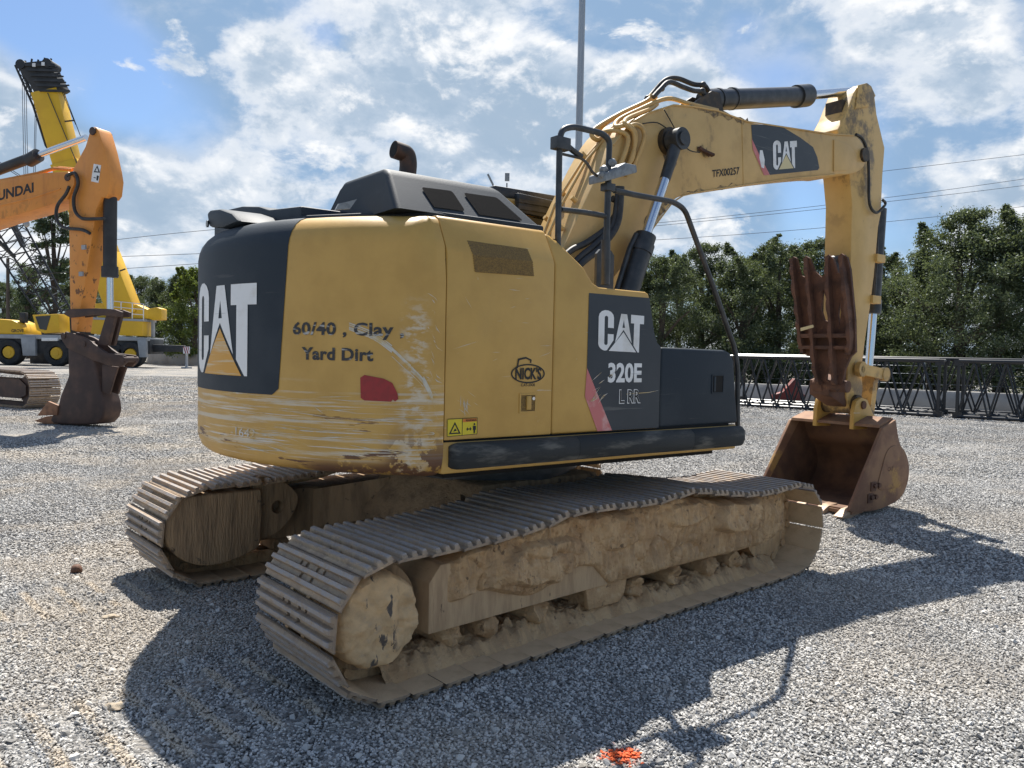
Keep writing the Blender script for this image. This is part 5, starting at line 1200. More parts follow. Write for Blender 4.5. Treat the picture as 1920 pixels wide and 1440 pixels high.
htr = obj('track', bm, 'hydark', HYE); htr.matrix_local = tl_
for a, b in hl:
    d = (b - a).normalized(); n = Vector((d.z, 0, -d.x)); m = (a + b) / 2
    s_ = bpy.data.objects.new('track_shoe', SHOE); COL.objects.link(s_); s_.parent = htr
    k = (b - a).length / PITCH
    s_.matrix_local = Matrix(((d.x, 0, n.x, m.x), (0, 1, 0, 0), (d.z, 0, n.z, m.z), (0, 0, 0, 1))) @ Matrix.Diagonal((k, 1.0, 1.2, 1))
bm = new(); prism(bm, [(-3.6, .25), (-3.6, .75), (-.3, .75), (0, .6), (0, .35), (-.3, .25)], -.25, .25); rod(bm, (0, -.2, .49), (0, .2, .49), .38, seg=24); htf = obj('track_frame', bm, 'hydark', HYE); htf.matrix_local = tl_

# ------------------------------------------------------------------ yellow mobile crane far left
CD = 62.0
CR = empty('mobile_crane', (0, CD, 0)); tag(CR, 'yellow mobile crane with raised telescopic boom and grey chassis behind the orange excavator', 'crane')
def cpoly(pts, y0, y1, mat, name, parent=CR, bev=.03):
    bm = new(); prism(bm, pts, y0, y1, bev=bev); return obj(name, bm, mat, parent)
ch = cpoly([(-43.900,2.060),(-27.950,2.230),(-27.946,1.061),(-43.908,0.724)], -1.0, 1.4, 'cranedark', 'chassis')
cpoly([(-43.898,2.310),(-31.374,2.407),(-27.951,2.313),(-27.950,2.063),(-43.900,2.018)], -1.25, 1.5, 'cranegrey', 'deck')
cpoly([(-37.720,2.190),(-36.593,2.214),(-36.595,0.754),(-37.556,0.733)], -1.32, -1.0, 'cranegrey', 'step_panel')
cpoly([(-28.785,2.170),(-28.075,2.185),(-28.070,0.808),(-28.613,0.797)], -1.32, -1.0, 'cranegrey', 'mudguard')
cpoly([(-36.133,2.140),(-34.881,2.167),(-34.881,1.917),(-36.134,1.890)], -1.30, -1.0, 'white', 'light_panel')
hd = cpoly([(-43.892,3.310),(-40.136,3.555),(-38.552,3.464),(-37.968,3.226),(-37.635,2.775),(-37.552,2.360),(-43.898,2.310)], -1.1, 1.2, 'craneyel', 'engine_hood', bev=.08)
gq_ = quadmap([(-38.554,2.506),(-37.594,2.526),(-37.593,2.776),(-38.553,2.756)])
bm = new(); lettering(bm, 'GROVE', 0, 1, 0, 1, lambda u, v: (gq_(u, v)[0], -1.105, gq_(u, v)[1]), .03); obj('hood_lettering', bm, 'ink', hd)
cb2 = cpoly([(-36.882,3.874),(-34.880,3.999),(-34.797,2.585),(-35.966,2.477),(-36.550,2.715)], -1.2, .3, 'craneyel', 'cab')
cpoly([(-36.632,3.754),(-35.464,3.862),(-35.799,2.731),(-36.300,2.804)], -1.23, -1.19, 'glass', 'window', cb2, 0)
cpoly([(-38.258,4.053),(-37.799,4.062),(-37.801,3.272),(-38.260,3.262)], -.6, -.2, 'cranedark', 'exhaust_stack')
up_ = cpoly([(-32.419,3.760),(-30.876,3.709),(-28.456,3.593),(-28.452,2.427),(-31.792,2.482),(-32.418,2.552)], -1.2, 1.0, 'craneyel', 'superstructure')
cpoly([(-32.628,3.797),(-28.373,3.720),(-28.373,3.554),(-32.628,3.630)], -1.25, 1.05, 'cranegrey', 'superstructure_deck', up_, 0)
cpoly([(-28.335,4.553),(-27.627,4.692),(-27.293,4.575),(-27.289,3.743),(-27.956,3.687),(-28.332,3.846)], -.5, .5, 'craneyel', 'winch_housing', up_)
cpoly([(-32.796,4.833),(-31.587,4.983),(-29.211,4.867),(-28.293,4.470),(-28.290,3.805),(-32.211,3.722)], -.5, .6, 'craneyel', 'turntable', up_)
cpoly([(-28.206,3.724),(-27.998,3.728),(-27.993,2.395),(-28.201,2.391)], -.3, .0, 'cranegrey', 'post', up_)
bm = new()
for z0 in (567, 574, 581):
    pass
ra = [(-30.962,5.079),(-28.378,4.884)]; rb_ = [(-30.959,3.749),(-28.373,3.637)]
for k in range(4):
    u = k / 3; xa = ra[0][0] + (ra[1][0] - ra[0][0]) * u; za = ra[0][1] + (ra[1][1] - ra[0][1]) * u; zb_ = rb_[0][1] + (rb_[1][1] - rb_[0][1]) * u
    rod(bm, (xa, -1.15, zb_), (xa, -1.15, za), .035, seg=6)
for v in (0, .33, .66): rod(bm, (ra[0][0], -1.15, ra[0][1] + (rb_[0][1] - ra[0][1]) * v), (ra[1][0], -1.15, ra[1][1] + (rb_[1][1] - ra[1][1]) * v), .03, seg=6)
obj('railing', bm, 'white', up_)
def wheel(px, r):
    c_ = px; w_ = new()
    pr = [(r * .55, -.42), (r * .9, -.42), (r, -.34), (r, .34), (r * .9, .42), (r * .55, .42)]; n = 28; rings = []
    for i in range(n):
        a = 2 * math.pi * i / n; k = 1 + .012 * (i % 2); rings.append([w_.verts.new((c_[0] + p * k * math.cos(a), -.85 + y, c_[1] + p * k * math.sin(a))) for p, y in pr])
    for i in range(n):
        a, b = rings[i], rings[(i + 1) % n]
        for j in range(len(pr)): w_.faces.new([a[j], b[j], b[(j + 1) % len(pr)], a[(j + 1) % len(pr)]])
    W = obj('wheel', w_, 'tyre', CR)
    h = new(); rod(h, (c_[0], -1.20, c_[1]), (c_[0], -.85, c_[1]), r * .46, r * .57, seg=20); rod(h, (c_[0], -1.24, c_[1]), (c_[0], -1.2, c_[1]), r * .22, seg=14); rod(h, (c_[0], -1.21, c_[1]), (c_[0], -1.19, c_[1]), r * .40, seg=20); obj('rim', h, 'craneyel', W)
for q2 in [(-38.725,0.917),(-40.898,0.872),(-35.048,0.953),(-29.366,1.031),(-30.870,1.000)]: wheel((q2[0], .98), .98)
# boom: three telescoping boxes and the dark head
bl = [[(-31.251,3.659),(-29.209,4.326),(-31.095,9.055),(-33.132,8.516)], [(-33.132,8.516),(-31.095,9.055),(-33.800,15.995),(-35.829,15.420)], [(-35.622,15.219),(-33.965,15.664),(-35.369,21.354),(-37.351,20.906)]]
bm = new(); prism(bm, bl[0], -.75, .75, bev=.06); BMC = obj('boom', bm, 'craneyel', CR)
bm = new(); prism(bm, bl[1], -.70, .70, bev=.05); prism(bm, bl[2], -.62, .62, bev=.05); obj('telescoped_section', bm, 'craneyel', BMC)
bm = new(); l1 = [(-35.948,20.853),(-33.883,15.993),(-31.805,10.692),(-30.467,6.998)]
for a, b in zip(l1, l1[1:]): bar(bm, (a[0], -.76, a[1]), (b[0], -.76, b[1]), .03, .06)
obj('plate_seam', bm, 'cranedark', BMC)
bm = new(); hd2 = [(-38.418,23.080),(-36.027,23.373),(-35.781,22.891),(-34.957,21.363),(-35.204,21.195),(-37.020,20.912),(-37.514,21.635),(-38.254,22.758)]; prism(bm, hd2, -.6, .6, bev=.03)
for k in range(6):
    a, b = [(-37.512,22.936),(-35.122,21.359)]; u = k / 5
    p0, p1 = [(-37.800,22.930),(-36.151,23.208)][0], [(-37.186,20.909),(-34.874,21.364)][1]
    x = p0[0] + .1 + k * .22; z = p0[1] - k * .38
    box(bm, x, x + 2.3, -.75, -.6, z - .08, z + .08)
for q2 in [(-38.089,23.005),(-36.069,23.129)]: rod(bm, (q2[0], -.7, q2[1]), (q2[0], .7, q2[1]), .36, seg=20)
for k in range(9):
    p0, p1 = [(-36.110,23.209),(-34.957,21.444)]
    u = k / 8; x = p0[0] + (p1[0] - p0[0]) * u; z = p0[1] + (p1[1] - p0[1]) * u; bar(bm, (x - .2, -.62, z), (x + .38 + .1 * (k % 3), -.62, z + .05), .10, .09)
for k in range(5):
    p0, p1 = [(-38.006,23.251),(-36.027,23.454)]
    u = k / 4; x = p0[0] + (p1[0] - p0[0]) * u; z = p0[1] + (p1[1] - p0[1]) * u; rod(bm, (x, -.3, z - .3), (x + .1, -.3, z + .14 + .1 * (k % 2)), .07, seg=6)
obj('boom_head', bm, 'cranedark', BMC)
bm = new(); hp_ = [(-36.976,22.947),(-36.275,23.043)]
for (x, z) in hp_: box(bm, x - .12, x + .12, -.80, -.76, z - .16, z + .10)
obj('marker_plate', bm, 'white', BMC)
bm = new(); jb = [(-38.707,23.033),(-37.311,19.928),(-36.365,16.965),(-34.628,14.542)]; jc = [(-38.336,23.041),(-37.022,20.016),(-36.117,17.175),(-34.379,14.753)]
for yy in (-.3, .3):
    for L_ in (jb, jc):
        for a, b in zip(L_, L_[1:]): rod(bm, (a[0], yy, a[1]), (b[0], yy, b[1]), .08, seg=6)
    for k in range(14):
        u0, u1 = k / 14, (k + 1) / 14
        f_ = lambda L_, u: Vector((*[0, 0, 0],)) + Vector((L_[0][0] + (L_[3][0] - L_[0][0]) * u, yy, L_[0][1] + (L_[3][1] - L_[0][1]) * u))
        rod(bm, f_(jb, u0), f_(jc, u1), .035, seg=5); rod(bm, f_(jc, u0), f_(jb, u1), .035, seg=5)
obj('folded_jib', bm, 'cranedark', BMC)
bm = new(); c1 = [(-35.039,21.279),(-33.883,18.530),(-34.916,21.282),(-33.470,17.558)]
rod(bm, (c1[0][0], -.6, c1[0][1]), (c1[1][0], -.6, c1[1][1]), .03, seg=5); rod(bm, (c1[2][0], -.6, c1[2][1]), (c1[3][0], -.6, c1[3][1]), .03, seg=5)
for q2 in ([(-34.710,18.758),(-33.966,18.855)], [(-30.759,7.324),(-30.052,7.587)]): rod(bm, (q2[0][0], -.6, q2[0][1]), (q2[1][0], -.6, q2[1][1]), .06, seg=6)
obj('pendant_line', bm, 'cranedark', BMC)
bm = new(); hk = [(-38.032,11.674),(-38.008,22.031),(-37.597,21.633),(-37.351,20.824)]
for k, dx in enumerate((-.15, 0, .15)): rod(bm, (hk[0][0] + dx, 0, hk[0][1]), (hk[1][0] + dx - .2, 0, hk[1][1]), .022, seg=5)
for dx in (.35, .5): rod(bm, (hk[0][0] + dx, .2, hk[0][1] + .4), (hk[2][0] + dx * .5, .2, hk[2][1]), .022, seg=5)
HKR = obj('hoist_rope', bm, 'wire', BMC)
bm = new(); box(bm, hk[0][0] - .35, hk[0][0] + .4, -.2, .2, hk[0][1] - .2, hk[0][1] + .15, .04); rod(bm, (hk[0][0], 0, hk[0][1] - .2), (hk[0][0], 0, hk[0][1] - .55), .08, seg=8); lump(bm, (hk[0][0], 0, hk[0][1] - .7), .24, 3, 2, (1, .6, 1.1), .15); obj('hook_block', bm, 'cranegrey', BMC)
# outrigger at the right end
og = cpoly([(-28.032,1.811),(-25.526,1.780),(-25.524,1.280),(-28.030,1.227)], -.5, -.1, 'cranedark', 'outrigger_beam')
of = [(-25.398,1.199),(-25.267,0.115)]; bm = new(); rod(bm, (of[0][0], -.3, of[0][1]), (of[0][0], -.3, .12), .10, seg=12); rod(bm, (of[0][0], -.3, 0), (of[0][0], -.3, .12), .4, seg=18); obj('jack', bm, 'cranegrey', og)
bs_ = [(-25.568,1.696),(-25.067,1.706),(-25.064,1.164),(-25.565,1.153)]
bm = new(); prism(bm, bs_, -.56, -.52); bd_ = obj('marker_board', bm, 'stripe', og)
bm = new(); (x0, z1), (x1, _), (_, z0), _q = bs_
for k in range(3):
    u = x0 + (x1 - x0) * k / 3; w3 = (x1 - x0) / 6
    sheet(bm, [(u, z1), (u + w3, z1), (u + w3 + (x1 - x0) / 3 - .001, z0), (u + (x1 - x0) / 3 - .001, z0)], lambda a, b: (min(a, x1), -.563, b))
obj('red_stripe', bm, 'red', bd_)

# crawler crane lattice boom behind it
def lattice(bm, p0, p1, w0, w1, rc, rl, bays, up=(0, 1, 0), skew=.5):
    """four chords with diagonal lacing between two points"""
    p0, p1 = Vector(p0), Vector(p1); d = (p1 - p0).normalized(); s = d.cross(Vector(up)).normalized(); u = Vector(up)
    c = lambda t_, a, b: p0.lerp(p1, t_) + s * a * (w0 + (w1 - w0) * t_) / 2 + u * b * (w0 + (w1 - w0) * t_) / 2
    cs = [(-1, -1), (1, -1), (1, 1), (-1, 1)]
    for a, b in cs: rod(bm, c(0, a, b), c(1, a, b), rc, seg=8)
    for k in range(bays):
        t0, t1, tm = k / bays, (k + 1) / bays, (k + .5) / bays
        for i in range(4):
            A, B2 = cs[i], cs[(i + 1) % 4]
            rod(bm, c(t0, *A), c(tm, *B2), rl, seg=6, cap=False); rod(bm, c(tm, *B2), c(t1, *A), rl, seg=6, cap=False)
l0 = [(-38.896,3.754),(-45.799,14.948)]
LB = empty('crawler_crane', (0, 68, 0)); tag(LB, 'black lattice boom of a crawler crane leaning out of the left edge of the picture', 'crane')
bm = new(); lattice(bm, (l0[0][0], 0, l0[0][1]), (l0[1][0], 0, l0[1][1]), 1.7, 2.6, .085, .042, 11); obj('lattice_boom', bm, 'lattice', LB)
bm = new(); lt = [(-42.624,12.306),(-42.539,10.045),(-43.996,10.694),(-43.317,9.121)]; bar(bm, (lt[0][0], -.9, lt[0][1]), (lt[1][0], .9, lt[1][1]), .35, .3); bar(bm, (lt[2][0], -.9, lt[2][1]), (lt[3][0], .9, lt[3][1]), .25, .25); obj('boom_winch', bm, 'lattice', LB)
bm = new(); cc = [(-45.332,17.882),(-41.479,15.489),(-45.333,17.657),(-42.160,15.700),(-42.850,12.753),(-38.987,5.576)]
rod(bm, (cc[0][0], 0, cc[0][1]), (cc[1][0], 0, cc[1][1]), .03, seg=5); rod(bm, (cc[2][0], .3, cc[2][1]), (cc[3][0], .3, cc[3][1]), .03, seg=5); rod(bm, (cc[4][0], -.5, cc[4][1]), (cc[5][0], -.5, cc[5][1]), .025, seg=5); obj('boom_pendant', bm, 'wire', LB)
bm = new(); l2 = [(-40.816,5.082),(-37.157,2.329)]; prism(bm, [(l2[0][0], 0.9), (l2[0][0], l2[0][1] - 1.0), (l2[1][0], l2[0][1] - 1.0), (l2[1][0], .9)], .2, 2.4, bev=.05); obj('machine_house', bm, 'cranedark', LB)
bm = new(); box(bm, l2[0][0] - .6, l2[1][0] + .6, -.1, .6, 0, .9, .05); box(bm, l2[0][0] - .6, l2[1][0] + .6, 2.0, 2.7, 0, .9, .05); obj('crawler', bm, 'tyre', LB)

# ------------------------------------------------------------------ crane boom sections lying on the right
bl_p = [(7.974,27.742),(14.896,22.945)]
a0 = Vector((*bl_p[0], 0)); a1 = Vector((*bl_p[1], 0)); du = (a1 - a0).normalized(); dn_ = Vector((-du.y, du.x, 0))
if dn_.y < 0: dn_ = -dn_
ang_l = math.atan2(du.y, du.x)
j_px = [(13.036,24.189),(13.463,23.900)]
sj0 = (Vector((*j_px[0], 0)) - a0).dot(du); sj1 = (Vector((*j_px[1], 0)) - a0).dot(du)
def section(start, length, label, depth_off=0.0, h=1.74, wd=1.6, bays=6):
    o = empty('crane_boom_section', tuple(a0 + du * start + dn_ * depth_off), ang_l)
    tag(o, label, 'boom section', 'black lattice crane boom sections lying along the barrier')
    bm = new()
    for y in (.06, wd):
        for z in (.06, h): rod(bm, (0, y, z), (length, y, z), .066 if z > 1 else .06, seg=10)
    obj('chord', bm, 'lattice', o)
    bm = new(); r_ = .031
    for k in range(bays):
        x0, x1 = length * k / bays, length * (k + 1) / bays; xm = (x0 + x1) / 2
        for y in (.06, wd): rod(bm, (x0, y, .06), (xm, y, h), r_, seg=6); rod(bm, (xm, y, h), (x1, y, .06), r_, seg=6)
        for z in (.06, h): rod(bm, (x0, .06, z), (xm, wd, z), r_, seg=6); rod(bm, (xm, wd, z), (x1, .06, z), r_, seg=6)
    obj('lacing', bm, 'lattice', o)
    bm = new()
    for x in (0, length):
        for y in (.06, wd): rod(bm, (x, y, .0), (x, y, h), .05, seg=8)
        for z in (.06, h): rod(bm, (x, .06, z), (x, wd, z), .04, seg=8)
        for y in (.06, wd):
            for z in (.1, h - .05): box(bm, x - .12, x + .12, y - .05, y + .05, z - .09, z + .09)
    obj('end_frame', bm, 'lattice', o)
    return o
section(-3.6, sj0 + 3.6, 'black lattice crane boom section partly hidden behind the rusty bucket and thumb', bays=10)
section(sj1, 6.5, 'black lattice crane boom section running out of the right edge of the picture', bays=8)
section(-1.0, 12.5, 'black lattice crane boom section lying behind the front row against the concrete barrier', 2.1, 1.80, 1.4, 11)

# ------------------------------------------------------------------ barrier, road, far ground
def wall(name, p0, p1, h, label, cat, mat='concrete', th=.5, thb=.6, grp=None):
    p0, p1 = Vector((*p0, 0)), Vector((*p1, 0)); L_ = (p1 - p0).length
    o = bpy.data.objects; bm = new()
    prism(bm, [(-thb / 2, 0), (-th / 2, .3), (-.12, h), (.12, h), (th / 2, .3), (thb / 2, 0)], 0, L_, mp=lambda a, y, b: (y, a, b), bev=.01)
    w_ = obj(name, bm, mat); w_.location = p0; w_.rotation_euler = (0, 0, math.atan2((p1 - p0).y, (p1 - p0).x)); tag(w_, label, cat, grp); return w_
wr0 = a0 + du * -6 + dn_ * 5.2; wr1 = a0 + du * 14 + dn_ * 5.2
wall('concrete_barrier', (wr0.x, wr0.y), (wr1.x, wr1.y), .66, 'long grey concrete barrier behind the black lattice boom sections', 'barrier')
wl_ = [(-32.466,71.396),(-28.315,77.704)]
wall('concrete_barrier', (-34, 74), (-14, 70), 1.0, 'pale concrete barrier behind the raised yellow crane at the far left', 'barrier')
rd = bpy.data.meshes.new('road'); q0 = wr0 + dn_ * 1.5 - du * 30; q1 = wr1 + dn_ * 1.5 + du * 40; q2_ = q1 + dn_ * 9; q3 = q0 + dn_ * 9
rd.from_pydata([(*v.xy, .006) for v in (q0, q1, q2_, q3)], [], [(0, 1, 2, 3)])
M['road'] = material('pale_road_concrete', (.52, .505, .48), .9, 0, (.44, .43, .41), .6, coord='Object')
tag(link('road', rd, 'road'), 'pale concrete road beyond the barrier', 'road', kind='structure')
# chain-link fence beyond the road
fo = wr0 + dn_ * 12 - du * 6; fen = empty('wire_fence', tuple(fo), ang_l); tag(fen, 'thin wire mesh fence on steel posts in front of the right hand trees', 'fence')
bm = new()
for k in range(15): rod(bm, (k * 2.6, 0, 0), (k * 2.6, 0, 1.9), .035, seg=6)
obj('post', bm, 'galv', fen)
bm = new()
for z in (.1, .6, 1.1, 1.5, 1.85): rod(bm, (0, 0, z), (36.4, 0, z), .012, seg=4)
obj('rail_wire', bm, 'galv', fen)
# scrap behind the lattice
r0 = [(9.134,31.290),(10.086,31.627),(10.642,31.824)]
bm = new(); sx, sy = (a0 + du * .6 + dn_ * 4.1).xy
prism(bm, [(0, .0), (0, .3), (.35, .42), (.8, .95), (1.0, .9), (.95, .45), (1.25, .3), (1.2, .1), (.6, .0)], 0, .3, bev=.03); s_ = obj('machine_guard', bm, 'redsteel'); s_.location = (sx - .6, sy, 0); tag(s_, 'red painted machine part lying behind the left end of the lattice sections', 'machine part')
bm = new(); prism(bm, [(0, 0), (.1, .55), (.35, .7), (1.4, .22), (1.5, 0)], 0, .5, bev=.03); rod(bm, (.35, -.1, .5), (.35, .6, .5), .12, seg=12); s_ = obj('machine_bracket', bm, 'rust'); s_.location = (sx + 1.5, sy - .3, 0); tag(s_, 'rusty brown steel bracket on the gravel behind the lattice sections', 'machine part')
# parked car seen through the lattice
cx0 = wr0 + du * 16.0 + dn_ * 14
CARR = empty('parked_car', tuple(cx0), ang_l); tag(CARR, 'silver car parked on the road behind the concrete barrier', 'car')
bm = new(); prism(bm, [(-2.2, .35), (-2.2, .8), (-1.3, .95), (-.7, 1.42), (.9, 1.45), (1.5, 1.0), (2.2, .9), (2.25, .35)], -.85, .85, bev=.08, seg=3); obj('body', bm, 'carwhite', CARR)
bm = new(); prism(bm, [(-1.1, .98), (-.62, 1.36), (.82, 1.38), (1.3, 1.0)], -.87, .87); obj('window', bm, 'glass', CARR)
for x in (-1.35, 1.35):
    for y in (-.8, .8):
        bm = new(); rod(bm, (x, y - .1, .33), (x, y + .1, .33), .33, seg=18); obj('wheel', bm, 'tyre', CARR)

# ------------------------------------------------------------------ poles and wires
bm = new(); pl = [(3.086,11.964)][0]; rod(bm, (0, 0, 0), (0, 0, 9), .22, .185, seg=16); rod(bm, (0, 0, 9), (0, 0, 24), .185, .15, seg=16); pm = obj('light_pole', bm, 'galv'); pm.location = (pl[0], 40, 0); tag(pm, 'tall galvanised light mast rising behind the boom and out of the top of the picture', 'light mast')
fl = [(-0.536,11.083),(-0.545,11.530),(-1.290,11.216),(-1.387,11.542)]
FLP = empty('flood_light', (fl[0][0] - .35, 45, 0)); tag(FLP, 'lamp post with two small floodlight heads showing above the charcoal hood', 'flood light')
bm = new(); rod(bm, (0, 0, 0), (0, 0, fl[0][1] - .6), .10, .07, seg=10); rod(bm, (-.8, 0, fl[0][1] - .7), (.35, 0, fl[0][1] - .7), .04, seg=8)
tube(bm, [(.2, 0, fl[0][1] - .6), (.36, 0, fl[0][1] - .2), (.36, 0, fl[0][1] + .2)], .035, 8); tube(bm, [(-.5, 0, fl[0][1] - .7), (-.42, 0, fl[2][1] - .1), (-.5, 0, fl[2][1] + .1)], .035, 8); obj('pole', bm, 'tube', FLP)
bm = new(); box(bm, .24, .50, -.1, .02, fl[1][1] - .15, fl[1][1] + .3, .02); obj('lamp_head', bm, 'grey', FLP)
bm = new(); bar(bm, (-.42, 0, fl[2][1] - .05), (-.72, 0, fl[3][1] + .2), .22, .1); obj('lamp_head', bm, 'grey', FLP)
bm = new(); up0 = [(-50.982,4.010)][0]; rod(bm, (0, 0, 0), (0, 0, 10.2), .2, .15, seg=10); u_ = obj('utility_pole', bm, 'wood'); u_.location = (up0[0], 80, 0); tag(u_, 'slim dark timber utility pole at the far left between the pines', 'utility pole')
def wire(pts, label):
    p = [Vector((a, 70, b)) for a, b in pts]; n = len(p); o = []
    X_ = np.array([q.x for q in p]); Z_ = np.array([q.z for q in p]); co = np.polyfit(X_, Z_, min(2, n - 1))
    for k in range(40):
        x = X_.min() - 6 + (X_.max() - X_.min() + 12) * k / 39; o.append((x, 70 + .12 * x, float(np.polyval(co, x)) ))
    bm = new(); tube(bm, o, .021, 5); w_ = obj('power_line', bm, 'wire'); tag(w_, label, 'power line', 'overhead power lines'); return w_
wire([(-33.555,8.918),(-27.923,9.504),(12.339,13.658),(27.487,15.741),(32.137,16.488),(44.433,18.645)], 'overhead power line, upper one of the close pair crossing behind the stick')
wire([(-33.788,7.932),(-27.917,8.523),(12.577,13.524),(27.499,15.417),(32.154,16.071),(44.456,18.136)], 'overhead power line, lower one of the close pair crossing behind the stick')
wire([(12.147,12.118),(27.560,13.745),(32.219,14.401),(44.550,16.099)], 'lowest overhead power line just above the right hand tree tops')
wire([(32.271,19.038),(44.327,20.954)], 'highest overhead power line at the right, above the close pair')
wire([(-35.671,9.995),(-27.839,11.232),(-23.248,11.841)], 'single faint power line at the left beside the orange stick')

# ------------------------------------------------------------------ trees
def leaf_cloud(rng, centers, radii, n_per, size, flat=.75):
    """leaf-sized quads scattered in and around the clump centres, joined in one vertex list"""
    V_, F_ = [], []
    for c, r_ in zip(centers, radii):
        d = rng.normal(size=(n_per, 3))
        p = c + d * r_ * .52 * np.array([1, 1, flat])
        a = rng.normal(size=(n_per, 3)); a /= np.linalg.norm(a, axis=1)[:, None]
        b = np.cross(a, rng.normal(size=(n_per, 3))); b /= np.linalg.norm(b, axis=1)[:, None]
        s = size * rng.uniform(.55, 1.3, (n_per, 1))
        k = len(V_) * 4
        V_.append(np.stack([p - a * s, p - b * s * .55, p + a * s, p + b * s * .55], 1).reshape(-1, 3))
    V_ = np.concatenate(V_); n = len(V_) // 4
    return V_, np.arange(n * 4).reshape(n, 4)
def mesh_np(name, V_, F_):
    me = bpy.data.meshes.new(name); me.vertices.add(len(V_)); me.vertices.foreach_set('co', V_.astype(np.float32).ravel())
    me.loops.add(F_.size); me.loops.foreach_set('vertex_index', F_.astype(np.int32).ravel())
    me.polygons.add(len(F_)); me.polygons.foreach_set('loop_start', np.arange(0, F_.size, 4, dtype=np.int32)); me.polygons.foreach_set('loop_total', np.full(len(F_), 4, dtype=np.int32))
    me.update(calc_edges=True); return me
def trunk_bm(h, r, limbs, rng):
    bm = new(); tube(bm, [(0, 0, 0), (.05 * h * rng.normal() * .3, 0, h * .35), (rng.normal() * .12, rng.normal() * .12, h * .62), (rng.normal() * .2, rng.normal() * .2, h * .9)], [r, r * .8, r * .55, r * .15], 8)
    for e in limbs:
        z = max(.15 * h, e[2] * .55); tube(bm, [(0, 0, z), (e[0] * .5, e[1] * .5, z + (e[2] - z) * .6), tuple(e)], [r * .45, r * .3, r * .08], 6)
    return bm
def oak(seed, h=9.0, w_=3.4, clumps=150, per=290, size=.057, low=.5, mat='leaf'):
    rng = np.random.default_rng(seed); C_, Rr = [], []
    for k in range(clumps):
        z = low + (h - low) * rng.random() ** .85; t_ = (z - low) / (h - low)
        wr = w_ * (.55 + .55 * math.sin(math.pi * min(1, t_ * .85 + .18)) ** .8) * (1 - max(0, t_ - .6) * 1.55)
        a = rng.random() * 6.28; rr = wr * rng.random() ** .5
        C_.append((rr * math.cos(a), rr * math.sin(a), z)); Rr.append(rng.uniform(.35, .95) * (1.1 - .5 * t_))
    for k in range(9):   # twigs poking out of the top and sides
        a = rng.random() * 6.28; q = np.array([w_ * .75 * math.cos(a) * rng.random() ** .5, w_ * .75 * math.sin(a) * rng.random() ** .5, h - rng.uniform(.2, 2.6)])
        dv = np.array([rng.normal() * .55, rng.normal() * .55, 1.0]); ln = rng.uniform(.3, 1.15)
        for m in range(5): C_.append(tuple(q + dv * ln * m / 4)); Rr.append(.34 - .055 * m)
    C_ = np.array(C_); Rr = np.array(Rr)
    V_, F_ = leaf_cloud(rng, C_, Rr, per, size)
    root = empty('tree')
    cr = link('crown', mesh_np('crown', V_, F_), mat, root)
    obj('trunk', trunk_bm(h, .26, [C_[i] for i in range(0, 24, 3)], rng), 'bark', root)
    return root
def pine(seed, h=16.5):
    rng = np.random.default_rng(seed); C_, Rr = [], []
    for k in range(60):
        z = h * (.34 + .66 * rng.random()); t_ = z / h; a = rng.random() * 6.28; rr = (3.4 * (1.05 - t_) + .7) * rng.random() ** .4
        C_.append((rr * math.cos(a), rr * math.sin(a), z)); Rr.append(rng.uniform(.45, .95))
    C_ = np.array(C_); V_, F_ = leaf_cloud(rng, C_, Rr, 230, .13, .5)
    root = empty('pine_tree'); link('crown', mesh_np('crown', V_, F_), 'leafp', root); obj('trunk', trunk_bm(h, .3, [C_[i] for i in range(0, 30, 2)], rng), 'bark', root)
    return root
protos = [oak(11), oak(12, 8.6, 3.2), oak(13, 9.3, 3.6), oak(14, 8.2, 3.0)]
used = set()
def plant(pr, x, y, s, rz, label, cat='tree', group=None, sz=None):
    o = pr if pr.name not in used else copy_of(pr)
    used.add(o.name); o.location = (x, y, -.05); o.rotation_euler = (0, 0, rz); o.scale = (s, s, sz or s)
    tag(o, label, cat, group); return o
TG = 'row of dense trees beyond the lattice booms'
def row(px, d): return rowx(px, d)
rowdef = [  # picture column of the trunk, distance, height scale, prototype, label
    (1150, 47, .90, 0, 'dense green tree behind the chrome boom cylinder rod'),
    (1235, 46, .93, 1, 'dense green tree just right of the black boom cylinder barrel'),
    (1315, 49, 1.00, 2, 'dense green tree above the charcoal tool box, behind the slanting guard bar'),
    (1390, 46, .97, 3, 'dense green tree standing just right of the slanting guard bar'),
    (1455, 48, 1.02, 0, 'dense green tree left of the rusty thumb tips'),
    (1520, 50, 1.06, 2, 'dense green tree whose top shows between thumb and boom'),
    (1600, 47, .98, 1, 'dense green tree mostly hidden behind the yellow stick'),
    (1680, 49, .88, 3, 'shorter dense green tree just right of the bucket cylinder'),
    (1745, 44, .93, 0, 'dense green tree at the foot of the tallest right hand crown'),
    (1800, 41, 1.10, 2, 'tall broad dark green tree rising highest at the right'),
    (1872, 40, 1.06, 1, 'tall dark green tree second from the right edge'),
    (1945, 41, 1.08, 2, 'tall dark green tree cut by the right edge of the picture'),
]
for k, (px, d, s, pi_, lab) in enumerate(rowdef):
    x = (px - 960) / 1483.8 * d + .02 * d * 0
    plant(protos[pi_], x, d, s * 1.02, k * 1.7, lab, 'tree', TG, s * .93)
for k, (px, d, s, lab) in enumerate([(1270, 56, .95, 'pale green tree in the second row seen through gaps above the tool box'), (1420, 57, .98, 'tree in the second row seen through gaps left of the thumb'), (1560, 57, .95, 'tree in the second row behind the stick'), (1650, 56, 1.0, 'tree in the second row in the gap right of the stick'), (1730, 54, .95, 'tree in the second row seen left of the tallest crown')]):
    plant(protos[(k + 1) % 4], (px - 960) / 1483.8 * d, d, s, k * 2.1 + .5, lab, 'tree', TG)
